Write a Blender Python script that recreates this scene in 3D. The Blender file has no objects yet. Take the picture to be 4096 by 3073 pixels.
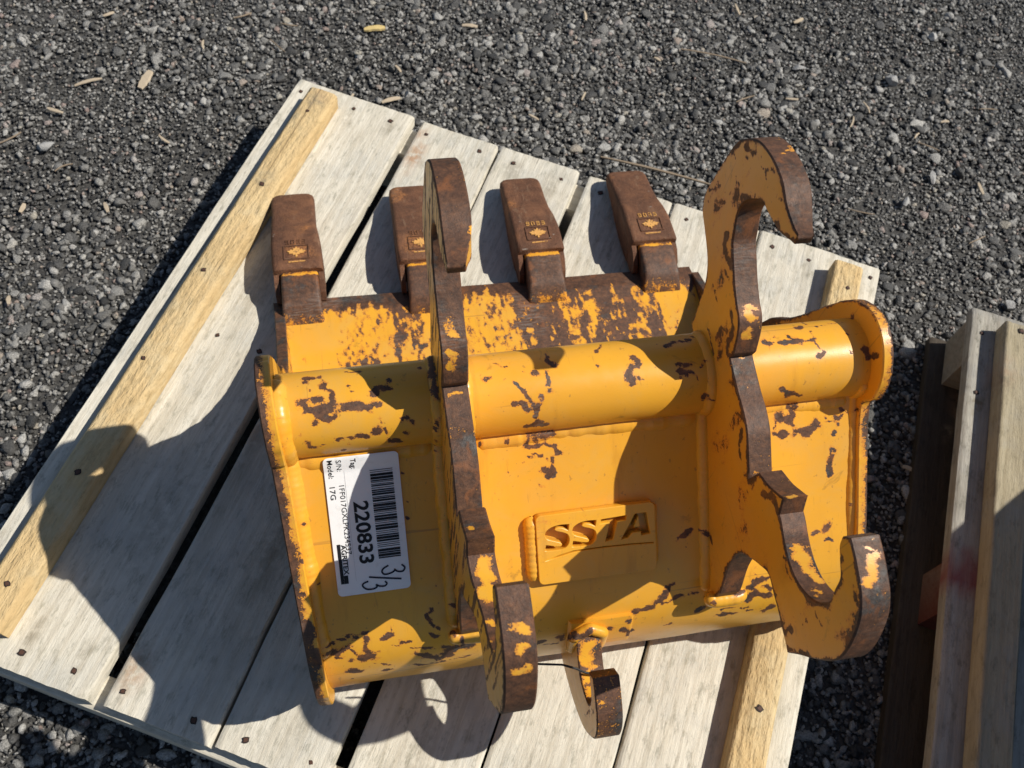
import bpy, math, random
import numpy as np
from mathutils import Matrix, Vector
from mathutils.geometry import delaunay_2d_cdt
random.seed(7); rng = np.random.default_rng(7)
S = bpy.context.scene
COL = S.collection

# ------------------------------------------------------------------ camera, world, sun, exposure
GZ = -0.115                                   # gravel level; the pallet deck top is z = 0
cam = bpy.data.cameras.new('camera'); co = bpy.data.objects.new('camera', cam); COL.objects.link(co)
Mx = ((0.982612, -0.102427, 0.154863), (-0.163285, -0.873749, 0.458149), (0.088384, -0.475469, -0.875281))
co.matrix_world = Matrix(((Mx[0][0], -Mx[0][1], -Mx[0][2], -0.201321),
                          (Mx[1][0], -Mx[1][1], -Mx[1][2], -0.595593),
                          (Mx[2][0], -Mx[2][1], -Mx[2][2], 1.137866), (0, 0, 0, 1)))
cam.sensor_width = 36.0; cam.lens = 32.52; cam.clip_start = 0.02; cam.clip_end = 200
cam.dof.use_dof = True; cam.dof.focus_distance = 0.86; cam.dof.aperture_fstop = 13.0
S.camera = co

SUN_DIR = Vector((0.82, -0.12, 1.0)).normalized()   # towards the sun
EL = math.asin(SUN_DIR.z); AZ = math.atan2(SUN_DIR.x, SUN_DIR.y)
W = bpy.data.worlds.new('World'); S.world = W; W.use_nodes = True
nt = W.node_tree; nt.nodes.clear()
sky = nt.nodes.new('ShaderNodeTexSky'); sky.sky_type = 'NISHITA'; sky.sun_disc = False
sky.sun_elevation = EL; sky.sun_rotation = AZ
sky.air_density = 1.0; sky.dust_density = 0.5; sky.ozone_density = 2.0
bg = nt.nodes.new('ShaderNodeBackground'); bg.inputs[1].default_value = 0.064
wo = nt.nodes.new('ShaderNodeOutputWorld')
nt.links.new(sky.outputs[0], bg.inputs[0]); nt.links.new(bg.outputs[0], wo.inputs[0])
sl = bpy.data.lights.new('sun', 'SUN'); sl.energy = 4.8; sl.angle = math.radians(0.5); sl.color = (1.0, 0.95, 0.86)
so = bpy.data.objects.new('sun', sl); COL.objects.link(so)
so.rotation_euler = SUN_DIR.to_track_quat('Z', 'Y').to_euler(); so.location = SUN_DIR * 8
vs = S.view_settings; S.display_settings.display_device = 'sRGB'
vs.view_transform = 'Standard'; vs.look = 'None'; vs.exposure = 0.13; vs.gamma = 1.0; vs.use_curve_mapping = False

# ------------------------------------------------------------------ small helpers
def tag(o, label=None, cat=None, group=None, kind=None):
    if label: o['label'] = label
    if cat: o['category'] = cat
    if group: o['group'] = group
    if kind: o['kind'] = kind
    return o
def empty(name, loc=(0, 0, 0), rz=0.0):
    o = bpy.data.objects.new(name, None); COL.objects.link(o); o.location = loc; o.rotation_euler = (0, 0, rz)
    o.empty_display_size = 0.1
    return o
def link(o, parent=None):
    COL.objects.link(o)
    if parent is not None: o.parent = parent
    return o
def mesh(name, V, F, mat, parent=None, attrs=None, smooth=False, loc=None):
    V = np.asarray(V, dtype=np.float32)
    me = bpy.data.meshes.new(name)
    me.from_pydata(V.tolist(), [], [tuple(int(i) for i in f) for f in F]); me.validate(verbose=False)
    if attrs:
        for k, a in attrs.items():
            at = me.attributes.new(k, 'FLOAT', 'POINT'); at.data.foreach_set('value', np.asarray(a, dtype=np.float32))
    if smooth: me.shade_smooth()
    me.update()
    for m in (mat if isinstance(mat, (list, tuple)) else [mat]): me.materials.append(m)
    o = link(bpy.data.objects.new(name, me), parent)
    if loc is not None: o.location = loc
    return o
def fix_normals(o):
    import bmesh
    bm = bmesh.new(); bm.from_mesh(o.data); bmesh.ops.recalc_face_normals(bm, faces=bm.faces); bm.to_mesh(o.data); bm.free()
def smooth_by_angle(o, deg=35):
    me = o.data; import bmesh
    bm = bmesh.new(); bm.from_mesh(me)
    for e in bm.edges:
        e.smooth = not (len(e.link_faces) == 2 and e.calc_face_angle(0) > math.radians(deg))
    for f in bm.faces: f.smooth = True
    bm.to_mesh(me); bm.free()

_LAT = np.random.default_rng(3).random((64, 64, 64)).astype(np.float32)
def vnoise(P, freq, seed=0):
    P = np.asarray(P, float) * np.asarray(freq, float) + seed * 17.37
    i = np.floor(P).astype(int); fr = P - i; fr = fr * fr * (3 - 2 * fr); out = 0
    for dx in (0, 1):
        for dy in (0, 1):
            for dz in (0, 1):
                w = (fr[:, 0] if dx else 1 - fr[:, 0]) * (fr[:, 1] if dy else 1 - fr[:, 1]) * (fr[:, 2] if dz else 1 - fr[:, 2])
                out = out + w * _LAT[(i[:, 0] + dx) & 63, (i[:, 1] + dy) & 63, (i[:, 2] + dz) & 63]
    return out
def fbm(P, freq, seed=0, oct=3):
    freq = np.asarray(freq, float); a, s, t = 1.0, 0.0, 0.0
    for k in range(oct):
        s = s + a * vnoise(P, freq * 2 ** k, seed + k); t += a; a *= 0.5
    return s / t

# ------------------------------------------------------------------ materials
class NT:
    def __init__(s, name):
        s.m = bpy.data.materials.new(name); s.m.use_nodes = True; s.t = s.m.node_tree; s.t.nodes.clear()
        s.out = s.n('ShaderNodeOutputMaterial'); s.b = s.n('ShaderNodeBsdfPrincipled'); s.l(s.b.outputs[0], s.out.inputs[0])
    def n(s, typ, **kw):
        x = s.t.nodes.new(typ)
        for k, v in kw.items(): setattr(x, k, v)
        return x
    def l(s, a, b): s.t.links.new(a, b)
    def val(s, sock, v):
        if hasattr(v, 'is_linked') or isinstance(v, bpy.types.NodeSocket): s.l(v, sock)
        else: sock.default_value = v
    def math(s, op, a, b=0.0, c=None, clamp=False):
        x = s.n('ShaderNodeMath', operation=op, use_clamp=clamp); s.val(x.inputs[0], a); s.val(x.inputs[1], b)
        if c is not None: s.val(x.inputs[2], c)
        return x.outputs[0]
    def mix(s, f, a, b, mode='MIX'):
        x = s.n('ShaderNodeMix', data_type='RGBA', blend_type=mode); s.val(x.inputs[0], f)
        for i, v in ((6, a), (7, b)): s.val(x.inputs[i], v if not isinstance(v, tuple) else (*v, 1) if len(v) == 3 else v)
        return x.outputs[2]
    def coord(s, scale=(1, 1, 1), which='Object', rnd=False):
        c = s.n('ShaderNodeTexCoord'); mp = s.n('ShaderNodeMapping'); mp.inputs[3].default_value = scale
        s.l(c.outputs[which], mp.inputs[0])
        if rnd:
            oi = s.n('ShaderNodeObjectInfo'); sc = s.n('ShaderNodeVectorMath', operation='SCALE'); cb = s.n('ShaderNodeCombineXYZ')
            for i in range(3): s.l(oi.outputs['Random'], cb.inputs[i])
            s.l(cb.outputs[0], sc.inputs[0]); sc.inputs[3].default_value = 37.0
            s.l(sc.outputs[0], mp.inputs[1])
        return mp.outputs[0]
    def noise(s, vec, scale, detail=4, rough=0.55, dist=0.0):
        x = s.n('ShaderNodeTexNoise'); s.l(vec, x.inputs['Vector']); x.inputs['Scale'].default_value = scale
        x.inputs['Detail'].default_value = detail; x.inputs['Roughness'].default_value = rough; x.inputs['Distortion'].default_value = dist
        return x.outputs[0]
    def step(s, v, lo, hi):
        x = s.n('ShaderNodeMapRange', interpolation_type='SMOOTHSTEP'); s.val(x.inputs[0], v)
        x.inputs[1].default_value = lo; x.inputs[2].default_value = hi
        return x.outputs[0]
    def ramp(s, v, stops):
        x = s.n('ShaderNodeValToRGB'); s.l(v, x.inputs[0]); e = x.color_ramp.elements
        while len(e) < len(stops): e.new(0.5)
        for el, (p, c) in zip(e, stops): el.position = p; el.color = (*c, 1)
        return x.outputs[0]
    def bump(s, h, dist, strength=1.0, base=None):
        x = s.n('ShaderNodeBump'); x.inputs['Strength'].default_value = strength; x.inputs['Distance'].default_value = dist
        s.l(h, x.inputs['Height'])
        if base is not None: s.l(base, x.inputs['Normal'])
        return x.outputs[0]

def steel_nodes(M, vec):
    """bare worn steel: brown rust, blue-grey mill scale, rubbed bright spots, orange bloom, fine grinding lines"""
    n1 = M.noise(vec, 24, 5, 0.65); n2 = M.noise(vec, 170, 5, 0.75); n3 = M.noise(vec, 38, 4, 0.6, 0.6); n4 = M.noise(M.coord((0.12, 1, 1)), 520, 3, 0.6); n5 = M.noise(vec, 11, 3, 0.5)
    rust = M.ramp(n2, [(0.25, (0.042, 0.021, 0.012)), (0.48, (0.108, 0.049, 0.025)), (0.62, (0.165, 0.074, 0.035)), (0.78, (0.27, 0.125, 0.055))])
    grey = M.ramp(n2, [(0.25, (0.040, 0.038, 0.037)), (0.55, (0.115, 0.105, 0.096)), (0.75, (0.23, 0.215, 0.195))])
    c = M.mix(M.step(n1, 0.545, 0.68), rust, grey)
    c = M.mix(M.math('MULTIPLY', M.step(n3, 0.55, 0.68), 0.75), c, (0.26, 0.095, 0.030))
    c = M.mix(M.math('MULTIPLY', M.step(n5, 0.55, 0.70), M.math('MULTIPLY', M.step(n4, 0.42, 0.66), 0.45)), c, (0.30, 0.275, 0.245))
    n6 = M.noise(vec, 420, 4, 0.7); c = M.mix(M.math('MULTIPLY', M.step(n6, 0.54, 0.68), 0.55), c, (0.035, 0.021, 0.016))
    c = M.mix(1.0, c, (0.80, 0.79, 0.79), 'MULTIPLY')
    M.steelmask = M.math('MULTIPLY', M.step(n1, 0.50, 0.66), 0.55)
    return c, n2
def painted_steel(name, paint=(0.75, 0.372, 0.028), amp=0.55, rustlvl=1.0, rough=0.34):
    M = NT(name); vec = M.coord()
    at = M.n('ShaderNodeAttribute', attribute_name='wear'); wear = at.outputs['Fac']
    nA = M.noise(vec, 170, 6, 0.68); nB = M.noise(vec, 620, 4, 0.65)
    f = M.math('ADD', wear, M.math('MULTIPLY', M.math('SUBTRACT', nA, 0.5), amp * 2.6))
    f = M.math('ADD', f, M.math('MULTIPLY', M.math('SUBTRACT', nB, 0.5), amp * 1.9))
    m = M.step(f, -0.03, 0.03)
    rim = M.math('SUBTRACT', M.step(f, -0.34, -0.02), m, clamp=True)           # bruised paint and rust stain round each chip
    st, ns = steel_nodes(M, vec)
    d1 = M.noise(vec, 6, 4, 0.6); d2 = M.noise(vec, 75, 6, 0.75)
    p = M.mix(M.step(d1, 0.35, 0.7), paint, (paint[0] * 0.93, paint[1] * 0.90, paint[2] * 1.0))
    p = M.mix(M.math('MULTIPLY', M.step(d2, 0.60, 0.82), 0.42), p, (0.42, 0.16, 0.02))   # grime flecks
    p = M.mix(M.math('MULTIPLY', M.step(M.noise(M.coord((1, 0.12, 0.12)), 260, 3, 0.6), 0.66, 0.74), 0.35), p, (0.35, 0.15, 0.03))
    film = M.noise(vec, 13, 6, 0.72, 0.8); p = M.mix(M.math('MULTIPLY', M.step(film, 0.44, 0.70), 0.38), p, (0.60, 0.36, 0.10))      # dust film
    run = M.noise(M.coord((1, 0.16, 0.16)), 44, 5, 0.65); p = M.mix(M.math('MULTIPLY', M.step(run, 0.55, 0.76), 0.46), p, (0.43, 0.18, 0.02))  # stain runs down the slope
    for rot, sc in (((0.3, 0.2, 0.6), (1, 0.02, 1)), ((0.9, 0.1, -0.5), (0.02, 1, 1)), ((0.2, 1.1, 0.2), (1, 1, 0.02))):       # hairline scratches
        cc = M.n('ShaderNodeTexCoord'); mp = M.n('ShaderNodeMapping'); mp.inputs[2].default_value = rot; mp.inputs[3].default_value = sc; M.l(cc.outputs['Object'], mp.inputs[0])
        h = M.noise(mp.outputs[0], 210, 2, 0.5); p = M.mix(M.math('MULTIPLY', M.step(h, 0.70, 0.745), 0.55), p, (0.36, 0.17, 0.04))
    grease = M.noise(vec, 31, 5, 0.7, 1.0); p = M.mix(M.math('MULTIPLY', M.step(grease, 0.62, 0.74), 0.42), p, (0.16, 0.085, 0.025))
    p = M.mix(M.math('MULTIPLY', rim, 0.75), p, (0.58, 0.205, 0.035))
    c = M.mix(m, p, st); M.l(c, M.b.inputs['Base Color'])
    r = M.math('ADD', M.math('MULTIPLY', m, 0.62 - rough), M.math('ADD', rough, M.math('MULTIPLY', M.math('SUBTRACT', d2, 0.5), 0.3)))
    M.l(r, M.b.inputs['Roughness'])
    M.b.inputs['Specular IOR Level'].default_value = 0.5
    M.l(M.math('MULTIPLY', M.steelmask, m), M.b.inputs['Metallic'])
    b1 = M.bump(M.math('SUBTRACT', 1.0, m), 0.0006, 0.9)
    orange = M.noise(vec, 900, 2, 0.5)
    b2 = M.bump(orange, 0.00012, 0.5, b1)
    b3 = M.bump(M.math('MULTIPLY', ns, m), 0.0007, 0.8, b2)
    b4 = M.bump(M.noise(vec, 22, 2, 0.5), 0.0016, 0.35, b3)
    M.l(b4, M.b.inputs['Normal'])
    return M.m
def rust_metal(name, tint=1.0):
    M = NT(name); vec = M.coord(rnd=True)
    n1 = M.noise(vec, 30, 6, 0.72, 0.5); n2 = M.noise(vec, 260, 5, 0.75); n3 = M.noise(vec, 14, 3, 0.5); n4 = M.noise(M.coord((1, 0.2, 1), rnd=True), 90, 4, 0.65)
    c = M.ramp(n1, [(0.22, (0.062 * tint, 0.030 * tint, 0.018 * tint)), (0.48, (0.125 * tint, 0.056 * tint, 0.030 * tint)), (0.62, (0.185 * tint, 0.083 * tint, 0.042 * tint)), (0.8, (0.27 * tint, 0.125 * tint, 0.060 * tint))])
    c = M.mix(M.math('MULTIPLY', M.step(n2, 0.52, 0.72), 0.6), c, (0.038, 0.022, 0.016))
    c = M.mix(M.math('MULTIPLY', M.step(n4, 0.56, 0.72), 0.5), c, (0.25, 0.155, 0.095))
    c = M.mix(M.math('MULTIPLY', M.step(n3, 0.58, 0.7), M.step(n2, 0.42, 0.56)), c, (0.30, 0.125, 0.045))
    c = M.mix(M.math('MULTIPLY', M.step(M.noise(vec, 75, 4, 0.6), 0.68, 0.74), 0.8), c, (0.36, 0.32, 0.27))
    M.l(c, M.b.inputs['Base Color']); M.b.inputs['Roughness'].default_value = 0.72
    M.b.inputs['Specular IOR Level'].default_value = 0.3
    M.l(M.bump(n2, 0.0014, 0.9, M.bump(n1, 0.0035, 0.7, M.bump(n3, 0.004, 0.5))), M.b.inputs['Normal'])
    return M.m
def wood(name, base, dark, grey, grain=1.0, rough_sawn=0.0, red=None):
    """grain runs along the local Y of the board"""
    M = NT(name)
    v1 = M.coord((1, 0.045, 1), rnd=True); v2 = M.coord((1, 0.16, 1), rnd=True); v3 = M.coord(rnd=True)
    g1 = M.noise(v1, 160, 5, 0.6, 0.4); g2 = M.noise(v1, 38, 4, 0.6, 1.2); g3 = M.noise(v3, 14, 5, 0.6); g4 = M.noise(v2, 230, 4, 0.7)
    c = M.mix(M.step(g2, 0.3, 0.72), base, dark)
    c = M.mix(M.math('MULTIPLY', M.step(g1, 0.47, 0.72), 0.26 * grain), c, (dark[0] * 0.62, dark[1] * 0.6, dark[2] * 0.56))
    c = M.mix(M.math('MULTIPLY', M.step(g3, 0.45, 0.68), 0.75), c, grey)
    blot = M.noise(v3, 6.5, 5, 0.65, 0.5); c = M.mix(M.math('MULTIPLY', M.step(blot, 0.58, 0.74), 0.30), c, (dark[0] * 0.55, dark[1] * 0.56, dark[2] * 0.5))
    c = M.mix(M.math('MULTIPLY', M.step(g4, 0.58, 0.78), 0.38), c, (dark[0] * 0.5, dark[1] * 0.5, dark[2] * 0.5))
    sp = M.noise(M.coord((1, 0.38, 1), rnd=True), 95, 7, 0.78); c = M.mix(M.math('MULTIPLY', M.step(sp, 0.49, 0.67), 0.64 * grain), c, (dark[0] * 0.46, dark[1] * 0.47, dark[2] * 0.44))
    big = M.noise(M.coord((1, 0.22, 1), rnd=True), 9, 4, 0.6, 1.5); c = M.mix(M.math('MULTIPLY', M.step(big, 0.55, 0.72), 0.42), c, (dark[0] * 0.72, dark[1] * 0.70, dark[2] * 0.66))
    ring = M.n('ShaderNodeTexWave', wave_type='RINGS', rings_direction='Y'); mpw = M.coord((1.0, 0.07, 1.0), rnd=True); M.l(mpw, ring.inputs['Vector']); ring.inputs['Scale'].default_value = 26; ring.inputs['Distortion'].default_value = 5.0; ring.inputs['Detail'].default_value = 3; ring.inputs['Detail Scale'].default_value = 2.0
    c = M.mix(M.math('MULTIPLY', M.step(ring.outputs['Fac'], 0.55, 0.95), 0.22 * grain), c, (dark[0] * 0.70, dark[1] * 0.66, dark[2] * 0.60))
    hl = M.noise(v1, 420, 3, 0.6); c = M.mix(M.math('MULTIPLY', M.step(hl, 0.55, 0.7), 0.35), c, tuple(min(0.8, q * 1.18) for q in base))
    crk = M.noise(M.coord((1, 0.006, 1), rnd=True), 95, 2, 0.5); c = M.mix(M.math('MULTIPLY', M.step(crk, 0.725, 0.745), 0.75), c, (dark[0] * 0.22, dark[1] * 0.2, dark[2] * 0.18))
    sa = M.n('ShaderNodeAttribute', attribute_name='stain'); sm = M.math('MULTIPLY', sa.outputs['Fac'], M.step(M.noise(v3, 60, 5, 0.7), 0.32, 0.6)); c = M.mix(sm, c, (0.20, 0.165, 0.11))
    sb = M.n('ShaderNodeAttribute', attribute_name='tan'); c = M.mix(M.math('MULTIPLY', sb.outputs['Fac'], M.step(M.noise(v3, 90, 4, 0.6), 0.3, 0.6)), c, (0.40, 0.24, 0.14))
    oi = M.n('ShaderNodeObjectInfo')
    c = M.mix(M.math('MULTIPLY', oi.outputs['Random'], 0.16), c, grey)
    if red:
        at = M.n('ShaderNodeAttribute', attribute_name='spray')
        c = M.mix(M.math('MULTIPLY', at.outputs['Fac'], 0.9), c, red)
    M.l(c, M.b.inputs['Base Color']); M.b.inputs['Roughness'].default_value = 0.82
    M.b.inputs['Specular IOR Level'].default_value = 0.2
    b = M.bump(g1, 0.0012, 0.8); b = M.bump(g4, 0.0014 + rough_sawn, 0.8, b); b = M.bump(sp, 0.0012, 0.6, b)
    if rough_sawn: b = M.bump(M.noise(M.coord((1, 0.5, 1), rnd=True), 120, 3, 0.6), rough_sawn * 2, 0.8, b)
    M.l(b, M.b.inputs['Normal'])
    return M.m
def plain(name, col, rough=0.6, spec=0.3):
    M = NT(name); vec = M.coord(rnd=True); n = M.noise(vec, 180, 3, 0.6)
    M.l(M.mix(n, tuple(x * 0.8 for x in col), tuple(min(1, x * 1.15) for x in col)), M.b.inputs['Base Color'])
    M.b.inputs['Roughness'].default_value = rough; M.b.inputs['Specular IOR Level'].default_value = spec
    return M.m
M_PAINT = painted_steel('yellow_painted_steel')
M_RUST = rust_metal('rusted_steel')
M_WOOD = wood('pale_deck_board', (0.68, 0.635, 0.535), (0.60, 0.55, 0.45), (0.51, 0.49, 0.43), 1.15, 0.0002)
M_CLEAT = wood('yellow_pine_cleat', (0.66, 0.485, 0.25), (0.56, 0.385, 0.18), (0.60, 0.49, 0.30), 0.95, 0.0022)
M_WOOD2 = wood('weathered_grey_board', (0.40, 0.375, 0.32), (0.29, 0.265, 0.225), (0.27, 0.262, 0.245), 1.2, 0.0003, (0.20, 0.015, 0.022))
M_CLEAT2 = wood('tan_cleat', (0.42, 0.36, 0.245), (0.33, 0.275, 0.175), (0.34, 0.31, 0.245), 1.0, 0.0006, (0.20, 0.015, 0.022))
M_RUNNER = wood('pallet_runner_wood', (0.36, 0.31, 0.24), (0.27, 0.225, 0.17), (0.28, 0.26, 0.225), 1.0, 0.0, (0.10, 0.014, 0.009))
M_NAILHEAD = plain('rusty_nail_head', (0.085, 0.042, 0.028), 0.6)
M_BOTTOM = wood('dark_bottom_board', (0.085, 0.068, 0.052), (0.055, 0.043, 0.033), (0.075, 0.066, 0.055))  # much darker wood colour for the bottom boards
M_NAIL = plain('dark_nail_head', (0.035, 0.024, 0.020), 0.7)
def paper():
    M = NT('white_label_paper'); vec = M.coord(); n = M.noise(vec, 90, 4, 0.6)
    M.l(M.mix(M.step(n, 0.55, 0.8), (0.82, 0.82, 0.82), (0.68, 0.67, 0.64)), M.b.inputs['Base Color']); M.b.inputs['Roughness'].default_value = 0.38
    M.l(M.bump(M.noise(vec, 34, 3, 0.5), 0.0022, 0.5), M.b.inputs['Normal']); return M.m
M_PAPER = paper()
M_INK = plain('black_print', (0.012, 0.012, 0.014), 0.5)
M_MARK = plain('dark_marker_ink', (0.012, 0.013, 0.028), 0.35)
def residue():
    M = NT('yellow_paint_residue'); vec = M.coord(rnd=True); n = M.noise(vec, 260, 4, 0.7)
    M.l(M.mix(M.step(n, 0.55, 0.62), (0.64, 0.33, 0.085), (0.14, 0.065, 0.035)), M.b.inputs['Base Color']); M.b.inputs['Roughness'].default_value = 0.7
    M.l(M.bump(n, 0.001, 0.8), M.b.inputs['Normal']); return M.m
M_LOGOPAINT = residue()
M_WIRE = plain('dark_wire', (0.02, 0.02, 0.022), 0.5)

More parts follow.
